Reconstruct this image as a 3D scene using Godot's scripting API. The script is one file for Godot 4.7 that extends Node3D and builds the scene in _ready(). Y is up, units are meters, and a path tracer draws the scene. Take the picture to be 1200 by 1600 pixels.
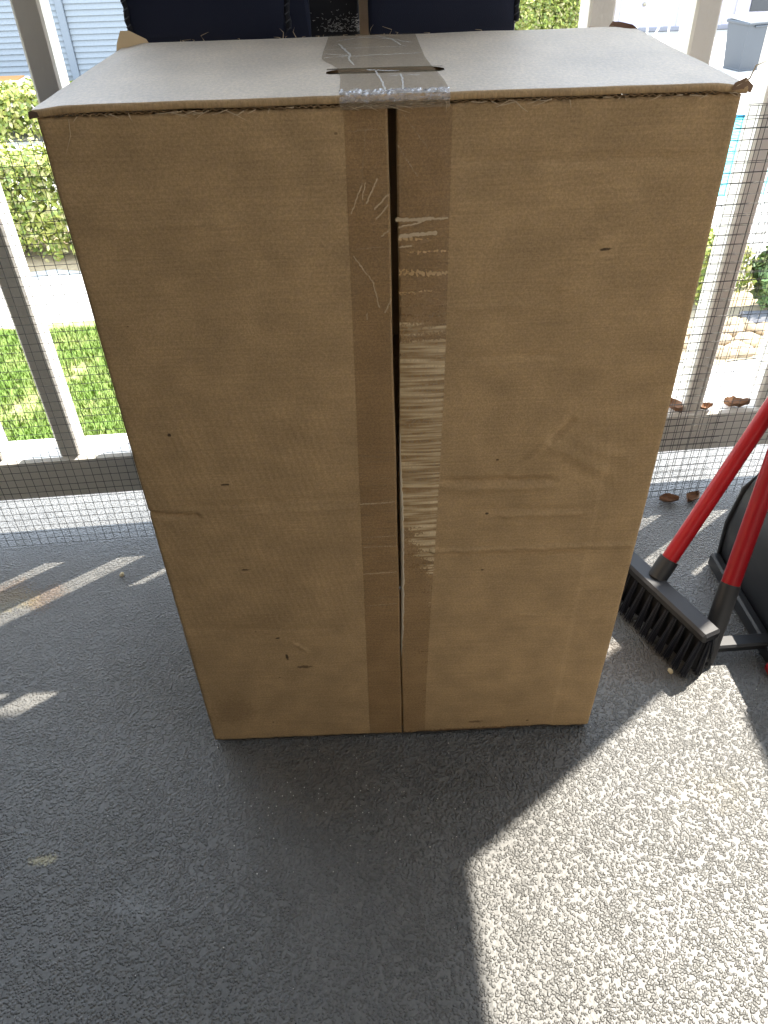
extends Node3D

# ------------------------------------------------------------------ helpers
var rng := RandomNumberGenerator.new()
var taken := {}
const TURN := 0.06   # the railing runs at a slight angle to the carton

func lin(r: float, g: float, b: float) -> Color:
	return Color(r, g, b).linear_to_srgb()

func mat(c: Color, rough := 0.8, spec := 0.5) -> StandardMaterial3D:
	var m := StandardMaterial3D.new()
	m.albedo_color = c
	m.roughness = rough
	m.metallic_specular = spec
	return m

func numbered(called: String) -> String:
	var n: int = taken.get(called, 0)
	taken[called] = n + 1
	return called if n == 0 else "%s_%03d" % [called, n]

func tag(o: Node3D, label: String, category: String, group := "") -> void:
	o.set_meta("label", label)
	o.set_meta("category", category)
	if group != "":
		o.set_meta("group", group)

func thing(called: String, label: String, category: String, at := Vector3.ZERO, turn := 0.0, group := "") -> Node3D:
	var o := Node3D.new()
	o.name = numbered(called)
	add_child(o)
	o.position = at
	o.rotation.y = turn
	tag(o, label, category, group)
	return o

func part(called: String, mesh: Mesh, m: Material, parent: Node, at := Vector3.ZERO, turn := Vector3.ZERO) -> MeshInstance3D:
	var o := MeshInstance3D.new()
	o.name = numbered(called) if parent == self else called
	o.mesh = mesh
	o.material_override = m
	o.cast_shadow = GeometryInstance3D.SHADOW_CASTING_SETTING_ON
	parent.add_child(o, true)
	o.position = at
	o.rotation = turn
	return o

func structure(called: String, mesh: Mesh, m: Material, at := Vector3.ZERO, turn := 0.0) -> MeshInstance3D:
	var o := part(called, mesh, m, self, at, Vector3(0, turn, 0))
	o.set_meta("kind", "structure")
	return o

func arrays(v: PackedVector3Array, n: PackedVector3Array, idx: PackedInt32Array, uv := PackedVector2Array(), col := PackedColorArray()) -> ArrayMesh:
	var a := []
	a.resize(Mesh.ARRAY_MAX)
	a[Mesh.ARRAY_VERTEX] = v
	a[Mesh.ARRAY_NORMAL] = n
	a[Mesh.ARRAY_INDEX] = idx
	if uv.size() > 0:
		a[Mesh.ARRAY_TEX_UV] = uv
	if col.size() > 0:
		a[Mesh.ARRAY_COLOR] = col
	var m := ArrayMesh.new()
	m.add_surface_from_arrays(Mesh.PRIMITIVE_TRIANGLES, a)
	return m

# regular grid of points -> mesh with smooth normals; rows x cols, flip turns the faces over
func grid_mesh(p: PackedVector3Array, cols: int, rows: int, uv: PackedVector2Array, flip := false, skip := PackedByteArray()) -> ArrayMesh:
	var nrm := PackedVector3Array()
	nrm.resize(p.size())
	var idx := PackedInt32Array()
	for j in rows - 1:
		for i in cols - 1:
			var a := j * cols + i
			if skip.size() > 0 and skip[a] == 1:
				continue
			var b := a + 1
			var c := a + cols
			var d := c + 1
			var n := (p[b] - p[a]).cross(p[c] - p[a])
			var n2 := (p[c] - p[d]).cross(p[b] - p[d])
			if flip:
				n = -n
				n2 = -n2
			nrm[a] += n
			nrm[b] += n + n2
			nrm[c] += n + n2
			nrm[d] += n2
			if flip:
				idx.append_array([a, b, c, b, d, c])
			else:
				idx.append_array([a, c, b, b, c, d])
	for i in p.size():
		nrm[i] = nrm[i].normalized() if nrm[i].length_squared() > 0.0 else Vector3.UP
	return arrays(p, nrm, idx, uv)

func face(st: SurfaceTool, pts: Array, inside: Vector3) -> void:
	var a: Vector3 = pts[0]
	var b: Vector3 = pts[1]
	var c: Vector3 = pts[2]
	var n := (b - a).cross(c - a)
	var order := pts.duplicate()
	if n.dot(a - inside) > 0.0:
		order.reverse()
	for k in range(1, order.size() - 1):
		for q in [order[0], order[k], order[k + 1]]:
			var v: Vector3 = q
			st.set_uv(Vector2(v.x + v.z, v.y))
			st.add_vertex(v)

# box with chamfered edges, centred
func cbox(size: Vector3, bevel := 0.004) -> ArrayMesh:
	var st := SurfaceTool.new()
	st.begin(Mesh.PRIMITIVE_TRIANGLES)
	st.set_smooth_group(-1)
	cbox_into(st, size, bevel, Transform3D())
	st.generate_normals()
	return st.commit()

func cbox_into(st: SurfaceTool, size: Vector3, bevel: float, xf: Transform3D) -> void:
	var h := size * 0.5
	var k: Array[Vector3] = [Vector3(h.x, h.y - bevel, h.z - bevel), Vector3(h.x - bevel, h.y, h.z - bevel), Vector3(h.x - bevel, h.y - bevel, h.z)]
	var mid := xf * Vector3.ZERO
	var at := func(sx: int, sy: int, sz: int, w: int) -> Vector3:
		return xf * (k[w] * Vector3(sx, sy, sz))
	for s in [-1, 1]:
		face(st, [at.call(s, -1, -1, 0), at.call(s, 1, -1, 0), at.call(s, 1, 1, 0), at.call(s, -1, 1, 0)], mid)
		face(st, [at.call(-1, s, -1, 1), at.call(1, s, -1, 1), at.call(1, s, 1, 1), at.call(-1, s, 1, 1)], mid)
		face(st, [at.call(-1, -1, s, 2), at.call(1, -1, s, 2), at.call(1, 1, s, 2), at.call(-1, 1, s, 2)], mid)
		for t in [-1, 1]:
			face(st, [at.call(s, t, -1, 0), at.call(s, t, 1, 0), at.call(s, t, 1, 1), at.call(s, t, -1, 1)], mid)
			face(st, [at.call(s, -1, t, 0), at.call(s, 1, t, 0), at.call(s, 1, t, 2), at.call(s, -1, t, 2)], mid)
			face(st, [at.call(-1, s, t, 1), at.call(1, s, t, 1), at.call(1, s, t, 2), at.call(-1, s, t, 2)], mid)
			for u in [-1, 1]:
				face(st, [at.call(s, t, u, 0), at.call(s, t, u, 1), at.call(s, t, u, 2)], mid)

# tube along a path, radii per point
func tube(path: Array, radii: Array, sides := 10, caps := true) -> ArrayMesh:
	var v := PackedVector3Array()
	var n := PackedVector3Array()
	var uv := PackedVector2Array()
	var idx := PackedInt32Array()
	tube_into(v, n, uv, idx, path, radii, sides, caps)
	return arrays(v, n, idx, uv)

func tube_into(v: PackedVector3Array, n: PackedVector3Array, uv: PackedVector2Array, idx: PackedInt32Array, path: Array, radii: Array, sides := 10, caps := true) -> void:
	var first := v.size()
	var run := 0.0
	for k in path.size():
		var p: Vector3 = path[k]
		var before: Vector3 = path[maxi(k - 1, 0)]
		var after: Vector3 = path[mini(k + 1, path.size() - 1)]
		var d := (after - before).normalized()
		var side := d.cross(Vector3.UP if absf(d.y) < 0.9 else Vector3.RIGHT).normalized()
		var up := side.cross(d)
		run += (p - before).length()
		for s in sides + 1:
			var a := TAU * s / sides
			var o := side * cos(a) + up * sin(a)
			v.append(p + o * float(radii[mini(k, radii.size() - 1)]))
			n.append(o)
			uv.append(Vector2(float(s) / sides, run))
	for k in path.size() - 1:
		for s in sides:
			var a := first + k * (sides + 1) + s
			var b := a + sides + 1
			idx.append_array([a, a + 1, b, a + 1, b + 1, b])
	if caps:
		for e in [0, path.size() - 1]:
			var c: Vector3 = path[e]
			var nb: Vector3 = path[1] if e == 0 else path[path.size() - 2]
			var dir := (c - nb).normalized()
			var m := v.size()
			v.append(c)
			n.append(dir)
			uv.append(Vector2(0.5, 0))
			for s in sides + 1:
				v.append(v[first + int(e) * (sides + 1) + s])
				n.append(dir)
				uv.append(Vector2(0.5, 0))
			for s in sides:
				idx.append_array([m, m + 1 + s, m + 2 + s] if int(e) > 0 else [m, m + 2 + s, m + 1 + s])

func noise_bytes(w: int, h: int, freq: float, kind := FastNoiseLite.TYPE_SIMPLEX_SMOOTH, sd := 1, octaves := 1) -> PackedByteArray:
	var f := FastNoiseLite.new()
	f.noise_type = kind
	f.seed = sd
	f.frequency = freq
	f.fractal_type = FastNoiseLite.FRACTAL_FBM if octaves > 1 else FastNoiseLite.FRACTAL_NONE
	f.fractal_octaves = octaves
	f.cellular_return_type = FastNoiseLite.RETURN_DISTANCE
	f.cellular_jitter = 1.0
	var im := f.get_image(w, h, false, false, true)
	im.convert(Image.FORMAT_L8)
	return im.get_data()

func stretched_bytes(w: int, h: int, w0: int, freq: float, sd: int) -> PackedByteArray:
	var f := FastNoiseLite.new()
	f.noise_type = FastNoiseLite.TYPE_SIMPLEX_SMOOTH
	f.seed = sd
	f.frequency = freq
	f.fractal_octaves = 3
	var im := f.get_image(w0, h, false, false, true)
	im.convert(Image.FORMAT_L8)
	im.resize(w, h, Image.INTERPOLATE_CUBIC)
	return im.get_data()

func tex(im: Image) -> ImageTexture:
	return ImageTexture.create_from_image(im)

func l8(w: int, h: int, d: PackedByteArray) -> ImageTexture:
	return tex(Image.create_from_data(w, h, false, Image.FORMAT_L8, d))

# cloud of leaves filling a box, thicker towards the outside; colours are leaf colours that vary from leaf to leaf
func leaf_cloud(count: int, half: Vector3, size: float, tones: Array, wob := 0.12, round_top := 0.0) -> ArrayMesh:
	var v := PackedVector3Array()
	var n := PackedVector3Array()
	var c := PackedColorArray()
	var idx := PackedInt32Array()
	var f := FastNoiseLite.new()
	f.seed = rng.randi() % 1000
	f.frequency = 1.3
	for k in count:
		var q := Vector3(rng.randf_range(-1, 1), rng.randf_range(-1, 1), rng.randf_range(-1, 1))
		if rng.randf() < 0.75:
			var ax := rng.randi() % 3
			q[ax] = signf(q[ax]) * rng.randf_range(0.8, 1.0)
			if ax == 1 and q.y < 0.0:
				q.y = -q.y
		if round_top > 0.0:
			q.y *= 1.0 - round_top * (q.x * q.x)
		var p := q * half
		p += Vector3(q.x, q.y, q.z) * f.get_noise_3dv(p * 1.4 + Vector3(7, 3, 1)) * wob * 2.0
		var nn := (q.normalized() * 0.7 + Vector3(rng.randf_range(-1, 1), rng.randf_range(-0.3, 1), rng.randf_range(-1, 1))).normalized()
		var s := nn.cross(Vector3(rng.randf_range(-1, 1), rng.randf_range(-1, 1), rng.randf_range(-1, 1))).normalized() * size * rng.randf_range(0.6, 1.25)
		var t := nn.cross(s) * 0.55
		var tone: Color = tones[rng.randi() % tones.size()]
		tone = tone * rng.randf_range(0.75, 1.2)
		var b := v.size()
		v.append_array([p - s, p + t + nn * size * 0.12, p + s, p - t + nn * size * 0.12])
		for e in 4:
			n.append(nn)
			c.append(tone)
		idx.append_array([b, b + 1, b + 2, b, b + 2, b + 3])
	return arrays(v, n, idx, PackedVector2Array(), c)

func stone_mesh(sd: int) -> ArrayMesh:
	var f := FastNoiseLite.new()
	f.seed = sd
	f.frequency = 0.9
	var p := PackedVector3Array()
	var uv := PackedVector2Array()
	for j in 7:
		for i in 10:
			var a := TAU * i / 9.0
			var b := PI * (j / 6.0 - 0.5)
			var q := Vector3(cos(a) * cos(b), sin(b), sin(a) * cos(b))
			p.append(q * (1.0 + 0.28 * f.get_noise_3dv(q * 1.6)))
			uv.append(Vector2(i / 9.0, j / 6.0))
	return grid_mesh(p, 10, 7, uv)

# ------------------------------------------------------------------ scene
func _ready() -> void:
	rng.seed = 11
	camera_and_light()
	build_deck()
	build_house()
	build_railing()
	build_grounds()
	build_carton()
	build_chair()
	build_broom()
	build_dustpan()
	build_small()

func camera_and_light() -> void:
	var cam := Camera3D.new()
	cam.name = "camera"
	cam.fov = rad_to_deg(2.0 * atan(800.0 / 1185.9))
	cam.near = 0.02
	cam.far = 400.0
	cam.position = Vector3(-0.0252, 1.1628, 0.7889)
	cam.rotation_order = EULER_ORDER_YXZ
	cam.rotation = Vector3(-0.687794, -0.008531, -0.033161)
	add_child(cam)
	cam.current = true
	var env := Environment.new()
	env.background_mode = Environment.BG_SKY
	var sm := ProceduralSkyMaterial.new()
	sm.sky_top_color = Color(0.70, 0.76, 0.84)
	sm.sky_horizon_color = Color(0.94, 0.95, 0.96)
	sm.sky_curve = 0.14
	sm.ground_bottom_color = Color(0.42, 0.40, 0.36)
	sm.ground_horizon_color = Color(0.66, 0.68, 0.68)
	sm.sun_angle_max = 20.0
	var sky := Sky.new()
	sky.sky_material = sm
	env.sky = sky
	env.background_energy_multiplier = 2.3
	env.tonemap_mode = Environment.TONE_MAPPER_LINEAR
	env.tonemap_exposure = 3.3
	env.sdfgi_enabled = true
	env.ssao_enabled = true
	env.ssil_enabled = true
	var we := WorldEnvironment.new()
	we.name = "environment"
	we.environment = env
	add_child(we)
	var sun := DirectionalLight3D.new()
	sun.name = "sun"
	sun.light_energy = 1.35
	sun.light_color = Color(1.0, 0.965, 0.91)
	sun.light_angular_distance = 0.5
	sun.shadow_enabled = true
	add_child(sun)
	sun.look_at_from_position(Vector3.ZERO, Vector3(-0.465, -1.0, 0.36))

# ---- the balcony deck: a grey rolled coating with small nodules
func coating_relief(size: int) -> ImageTexture:
	# one tile of the coating, half a millimetre a pixel, wrapping round at its edges; where nodules meet, the higher one counts
	var even := PackedFloat32Array()
	even.resize(size * size)
	var big := noise_bytes(size, size, 0.006, FastNoiseLite.TYPE_SIMPLEX_SMOOTH, 21, 3)
	var low := noise_bytes(size, size, 0.07, FastNoiseLite.TYPE_SIMPLEX_SMOOTH, 22, 2)
	for q in 37000:
		var cx := rng.randf() * size
		var cz := rng.randf() * size
		var patchy := big[int(cz) * size + int(cx)] / 255.0
		var ra := rng.randf_range(2.6, 5.6) * (0.75 + 0.5 * patchy)
		var tall := rng.randf_range(0.35, 0.95)
		var ang := rng.randf() * PI
		var ca := cos(ang)
		var sa := sin(ang)
		var slim := rng.randf_range(0.5, 1.0)
		var span := int(ra) + 1
		for dz in range(-span, span + 1):
			var row := posmod(int(cz) + dz, size) * size
			for dx in range(-span, span + 1):
				var ux := int(cx) + dx - cx
				var uz := int(cz) + dz - cz
				var u := (ux * ca + uz * sa) / ra
				var t := (uz * ca - ux * sa) / (ra * slim)
				var e := u * u + t * t
				if e < 1.0:
					var o := row + posmod(int(cx) + dx, size)
					even[o] = maxf(even[o], tall * (1.0 - e * e * e))
	var bytes := PackedByteArray()
	bytes.resize(size * size)
	for k in size * size:
		bytes[k] = int(225.0 * even[k] + 0.11 * low[k])
	return l8(size, size, bytes)

func build_deck() -> void:
	var cols := 251
	var rows := 181
	var v := PackedVector3Array()
	var n := PackedVector3Array()
	var uv := PackedVector2Array()
	var uv2 := PackedVector2Array()
	var idx := PackedInt32Array()
	var f := FastNoiseLite.new()
	f.seed = 3
	f.frequency = 3.0
	for j in rows:
		for i in cols:
			var x := lerpf(-1.0, 1.0, i / 250.0)
			var z := lerpf(0.64, -0.80, j / 180.0)
			var edge := minf(minf(1.0 - absf(x), 0.64 - z), 0.2) * 5.0
			v.append(Vector3(x, 0.0009 * f.get_noise_2d(x, z) * edge - 0.0002, z))
			n.append(Vector3(-0.0009 * (f.get_noise_2d(x + 0.01, z) - f.get_noise_2d(x - 0.01, z)) / 0.02 * edge, 1.0, -0.0009 * (f.get_noise_2d(x, z + 0.01) - f.get_noise_2d(x, z - 0.01)) / 0.02 * edge).normalized())
			uv.append(Vector2(x, z))
			uv2.append(Vector2(x * 0.5 + 0.5, (0.64 - z) / 1.44))
	for j in rows - 1:
		for i in cols - 1:
			var a := j * cols + i
			idx.append_array([a, a + cols, a + 1, a + 1, a + cols, a + cols + 1])
	# the rest of the deck, out of the picture, butted against it
	var add := func(x0: float, z0: float, x1: float, z1: float) -> void:
		var b := v.size()
		for c in [Vector2(x0, z0), Vector2(x1, z0), Vector2(x0, z1), Vector2(x1, z1)]:
			v.append(Vector3(c.x, -0.0002, c.y))
			n.append(Vector3.UP)
			uv.append(Vector2(c.x, c.y))
			uv2.append(Vector2(c.x * 0.5 + 0.5, (0.64 - c.y) / 1.44))
		idx.append_array([b, b + 2, b + 1, b + 1, b + 2, b + 3])
	add.call(-4.0, 2.3, -1.0, -0.80)
	add.call(1.0, 2.3, 1.75, -0.80)
	add.call(-1.0, 2.3, 1.0, 0.64)
	var m := StandardMaterial3D.new()
	var tw := 1024
	var th := 736
	var d1 := noise_bytes(tw, th, 0.35, FastNoiseLite.TYPE_SIMPLEX_SMOOTH, 31, 2)
	var d2 := noise_bytes(tw, th, 0.008, FastNoiseLite.TYPE_SIMPLEX_SMOOTH, 32, 4)
	var d3 := noise_bytes(tw, th, 0.03, FastNoiseLite.TYPE_SIMPLEX_SMOOTH, 33, 3)
	var px := PackedByteArray()
	px.resize(tw * th * 3)
	# stains: x, z (deck coordinates), radius x, radius z, tone, strength
	var stains := [
		[-0.815, -0.455, 0.05, 0.03, Color(0.36, 0.27, 0.20), 0.5], [-0.73, -0.43, 0.035, 0.035, Color(0.40, 0.31, 0.24), 0.5],
		[-0.795, -0.425, 0.05, 0.03, Color(0.56, 0.50, 0.33), 0.4], 
		[-0.585, 0.165, 0.016, 0.008, Color(0.66, 0.63, 0.50), 0.8], [-0.15, 0.06, 0.10, 0.07, Color(0.42, 0.39, 0.35), 0.3],
		[0.45, -0.12, 0.09, 0.05, Color(0.34, 0.30, 0.26), 0.5], [-0.42, 0.25, 0.05, 0.02, Color(0.52, 0.53, 0.53), 0.5],
		[0.50, 0.16, 0.05, 0.03, Color(0.42, 0.40, 0.35), 0.25], [-0.70, 0.42, 0.06, 0.03, Color(0.5, 0.5, 0.5), 0.4]]
	for j in th:
		for i in tw:
			var o := j * tw + i
			var tone := 0.80 + 0.10 * (d2[o] / 255.0) + 0.20 * (d1[o] / 255.0) + 0.10 * (d3[o] / 255.0)
			px[o * 3] = int(minf(255.0, 105.0 * tone))
			px[o * 3 + 1] = int(minf(255.0, 105.0 * tone))
			px[o * 3 + 2] = int(minf(255.0, 103.0 * tone))
	for s in stains:
		var cx := int((float(s[0]) * 0.5 + 0.5) * tw)
		var cy := int((0.64 - float(s[1])) / 1.44 * th)
		var rx := int(float(s[2]) * 0.5 * tw * 1.6)
		var ry := int(float(s[3]) / 1.44 * th * 1.6)
		var sc: Color = s[4]
		for j in range(maxi(cy - ry, 0), mini(cy + ry, th)):
			for i in range(maxi(cx - rx, 0), mini(cx + rx, tw)):
				var o := j * tw + i
				var e := Vector2(float(i - cx) / rx, float(j - cy) / ry).length() * 1.6
				var g := (d1[o] * 0.75 + d3[o] * 0.6) / 255.0
				var a := clampf((g * 1.5 - e * 0.75) * 2.5, 0.0, 1.0) * float(s[5])
				for q in 3:
					px[o * 3 + q] = int(lerpf(px[o * 3 + q], sc[q] * 255.0, a))
	m.detail_enabled = true
	m.detail_blend_mode = BaseMaterial3D.BLEND_MODE_MUL
	m.detail_uv_layer = BaseMaterial3D.DETAIL_UV_2
	m.detail_albedo = tex(Image.create_from_data(tw, th, false, Image.FORMAT_RGB8, px))
	m.albedo_color = Color.WHITE
	m.heightmap_enabled = true
	m.heightmap_texture = coating_relief(1536)
	m.heightmap_scale = 0.38
	m.uv1_scale = Vector3(1.0 / 0.768, 1.0 / 0.768, 1.0)
	m.roughness = 0.50
	m.metallic_specular = 0.5
	var ar := []
	ar.resize(Mesh.ARRAY_MAX)
	ar[Mesh.ARRAY_VERTEX] = v
	ar[Mesh.ARRAY_NORMAL] = n
	ar[Mesh.ARRAY_INDEX] = idx
	ar[Mesh.ARRAY_TEX_UV] = uv
	ar[Mesh.ARRAY_TEX_UV2] = uv2
	var deck := ArrayMesh.new()
	deck.add_surface_from_arrays(Mesh.PRIMITIVE_TRIANGLES, ar)
	structure("deck", deck, m, Vector3.ZERO, TURN)
	structure("deck_slab", cbox(Vector3(5.75, 0.24, 3.1), 0.01), mat(lin(0.55, 0.53, 0.5), 0.8), Basis(Vector3.UP, TURN) * Vector3(-1.125, -0.126, 0.75), TURN)

# ---- the house round the deck, outside the frame: it shades the deck and bounces light
func build_house() -> void:
	var white := mat(lin(0.72, 0.69, 0.64), 0.85)
	var roof := thing("porch_roof", "brown porch roof slab over the deck carried by a white square post", "roof")
	part("ceiling_slab", cbox(Vector3(5.3, 0.2, 3.2), 0.01), mat(lin(0.16, 0.14, 0.12), 0.85), roof, Vector3(1.258 - 2.65, 2.59, -0.98 + 1.6))
	part("post", cbox(Vector3(0.09, 5.09, 0.09), 0.004), white, roof, Vector3(1.204, -0.055, -0.70))
	var wall := thing("house_wall", "cream stucco house wall along the back of the deck", "wall")
	part("wall_panel", cbox(Vector3(1.6, 5.3, 0.2), 0.01), mat(lin(0.60, 0.54, 0.46), 0.9), wall, Vector3(0.90, 0.05, 1.62))
	part("wall_panel", cbox(Vector3(4.2, 0.5, 0.2), 0.01), mat(lin(0.60, 0.54, 0.46), 0.9), wall, Vector3(-2.0, 2.45, 1.62))
	part("wall_panel", cbox(Vector3(4.2, 2.6, 0.2), 0.01), mat(lin(0.60, 0.54, 0.46), 0.9), wall, Vector3(-2.0, -1.3, 1.62))
	var door := part("added_dark_door", cbox(Vector3(4.2, 2.2, 0.05), 0.01), mat(lin(0.03, 0.033, 0.035), 0.08), wall, Vector3(-2.0, 1.10, 1.60))  # unseen dark door added to cut bounce light on the upper left of the box
	for x in [-2.0, -0.7, 0.6, 2.06]:
		part("added_door_frame", cbox(Vector3(0.07, 2.2, 0.07), 0.005), mat(lin(0.12, 0.11, 0.10), 0.5), door, Vector3(x, 0, -0.03))
	var end := thing("added_end_wall", "unseen dark brown wall added to cut side light at the end of the deck", "wall")  # unseen wall added to keep light from the left off the box front
	part("wall_panel", cbox(Vector3(0.12, 5.1, 2.6), 0.01), mat(lin(0.16, 0.14, 0.12), 0.85), end, Vector3(-1.85, -0.06, 0.85))
	var side := thing("privacy_wall", "plain pale privacy wall at the end of the deck", "wall")
	part("wall_panel", cbox(Vector3(0.12, 4.71, 3.0), 0.01), mat(lin(0.60, 0.54, 0.46), 0.9), side, Vector3(1.65, -0.245, 0.72))

func build_railing() -> void:
	var paint := mat(lin(0.80, 0.77, 0.71), 0.55)
	paint.heightmap_enabled = true
	paint.heightmap_texture = l8(256, 256, noise_bytes(256, 256, 0.05, FastNoiseLite.TYPE_SIMPLEX_SMOOTH, 5, 4))
	paint.heightmap_scale = 0.05
	paint.uv1_triplanar = true
	paint.uv1_scale = Vector3(5, 5, 5)
	var r := thing("railing", "white painted wooden deck railing with square balusters", "railing", Vector3.ZERO, TURN)
	part("bottom_rail", cbox(Vector3(3.3, 0.105, 0.09), 0.006), paint, r, Vector3(-0.45, 0.1775, -0.656))
	part("top_rail", cbox(Vector3(3.3, 0.05, 0.09), 0.008), paint, r, Vector3(-0.45, 1.1025, -0.656))
	part("rail_cap", cbox(Vector3(3.3, 0.038, 0.14), 0.006), paint, r, Vector3(-0.45, 1.147, -0.645))
	part("bottom_rail", cbox(Vector3(0.30, 0.105, 0.09), 0.006), paint, r, Vector3(1.44, 0.1775, -0.656))
	part("top_rail", cbox(Vector3(0.30, 0.05, 0.09), 0.008), paint, r, Vector3(1.44, 1.1025, -0.656))
	part("rail_cap", cbox(Vector3(0.30, 0.038, 0.14), 0.006), paint, r, Vector3(1.44, 1.147, -0.645))
	part("post", cbox(Vector3(0.09, 1.165, 0.09), 0.006), paint, r, Vector3(-2.045, 0.5825, -0.656))
	var bal := cbox(Vector3(0.043, 0.85, 0.057), 0.004)
	for x in [-1.78, -1.62, -1.46, -1.30, -1.14, -0.977, -0.815, -0.652, -0.490, -0.309, -0.165, -0.02, 0.10, 0.238, 0.400, 0.575, 0.730, 0.898, 1.06]:
		part("baluster", bal, paint, r, Vector3(x, 0.6525, -0.618 - 0.0285))
	# wire netting tied to the inner side, one wire at a time
	var wire := mat(lin(0.085, 0.085, 0.08), 0.5)
	wire.metallic = 0.6
	var cell := 0.0186
	var upright := tube([Vector3.ZERO, Vector3(0, 0.43, 0.0008), Vector3(0, 0.858, 0)], [0.0006], 5)
	for sheet in 2:
		var lo := -1.30 if sheet == 0 else 0.655
		var up := 0.80 if sheet == 0 else 1.14
		var zz := -0.6030 if sheet == 0 else -0.5990
		var s := thing("wire_netting", "square mesh wire netting stretched along the inside of the white railing" if sheet == 0 else "overlapping second sheet of wire netting behind the red broom handles", "netting", Vector3.ZERO, TURN)
		var run := tube([Vector3.ZERO, Vector3((up - lo) * 0.5, 0, 0.0006), Vector3(up - lo, 0, 0)], [0.0006], 5)
		var shift := 0.0 if sheet == 0 else 0.0057
		for k in int((up - lo) / cell) + 1:
			part("wire", upright, wire, s, Vector3(lo + k * cell + rng.randf_range(-0.0012, 0.0012), 0.001, zz + 0.0012 + 0.0012 * sin(k * 0.23)), Vector3(rng.randf_range(-0.002, 0.002), 0, rng.randf_range(-0.004, 0.004)))
		for k in 47:
			part("wire", run, wire, s, Vector3(lo, 0.004 + k * cell + shift * 0.4 + rng.randf_range(-0.0012, 0.0012), zz + 0.0034), Vector3(0, 0, rng.randf_range(-0.0012, 0.0012)))

# ---- the yard below the balcony
const G := -2.6

func sheet(x0: float, z0: float, x1: float, z1: float, wob := 0.0, sd := 1) -> ArrayMesh:
	var f := FastNoiseLite.new()
	f.seed = sd
	f.frequency = 0.7
	var p := PackedVector3Array()
	var uv := PackedVector2Array()
	var m := 24
	for j in m + 1:
		for i in m + 1:
			var x := lerpf(x0, x1, float(i) / m)
			var zz := lerpf(z0, z1, float(j) / m)
			if wob > 0.0 and (i == 0 or j == 0 or i == m or j == m):
				x += f.get_noise_2d(zz * 2.0, 3.0) * wob
				zz += f.get_noise_2d(x * 2.0, 9.0) * wob
			p.append(Vector3(x, 0, zz))
			uv.append(Vector2(x, zz))
	return grid_mesh(p, m + 1, m + 1, uv, z1 > z0)

func mottled(a: Color, b: Color, freq: float, sd: int, rough := 0.9, scale := 0.5) -> StandardMaterial3D:
	var g := Gradient.new()
	g.set_color(0, a)
	g.set_color(1, b)
	var w := 512
	var n1 := noise_bytes(w, w, freq, FastNoiseLite.TYPE_SIMPLEX_SMOOTH, sd, 5)
	var px := PackedByteArray()
	px.resize(w * w * 3)
	for k in w * w:
		var c := a.lerp(b, n1[k] / 255.0)
		px[k * 3] = int(c.r * 255.0)
		px[k * 3 + 1] = int(c.g * 255.0)
		px[k * 3 + 2] = int(c.b * 255.0)
	var m := mat(Color.WHITE, rough)
	m.albedo_texture = tex(Image.create_from_data(w, w, false, Image.FORMAT_RGB8, px))
	m.uv1_world_triplanar = true
	m.uv1_triplanar = true
	m.uv1_scale = Vector3(scale, scale, scale)
	return m

func foliage_mat() -> StandardMaterial3D:
	var m := mat(Color.WHITE, 0.6)
	m.vertex_color_use_as_albedo = true
	m.backlight_enabled = true
	m.backlight = Color(0.35, 0.4, 0.15)
	return m

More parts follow.
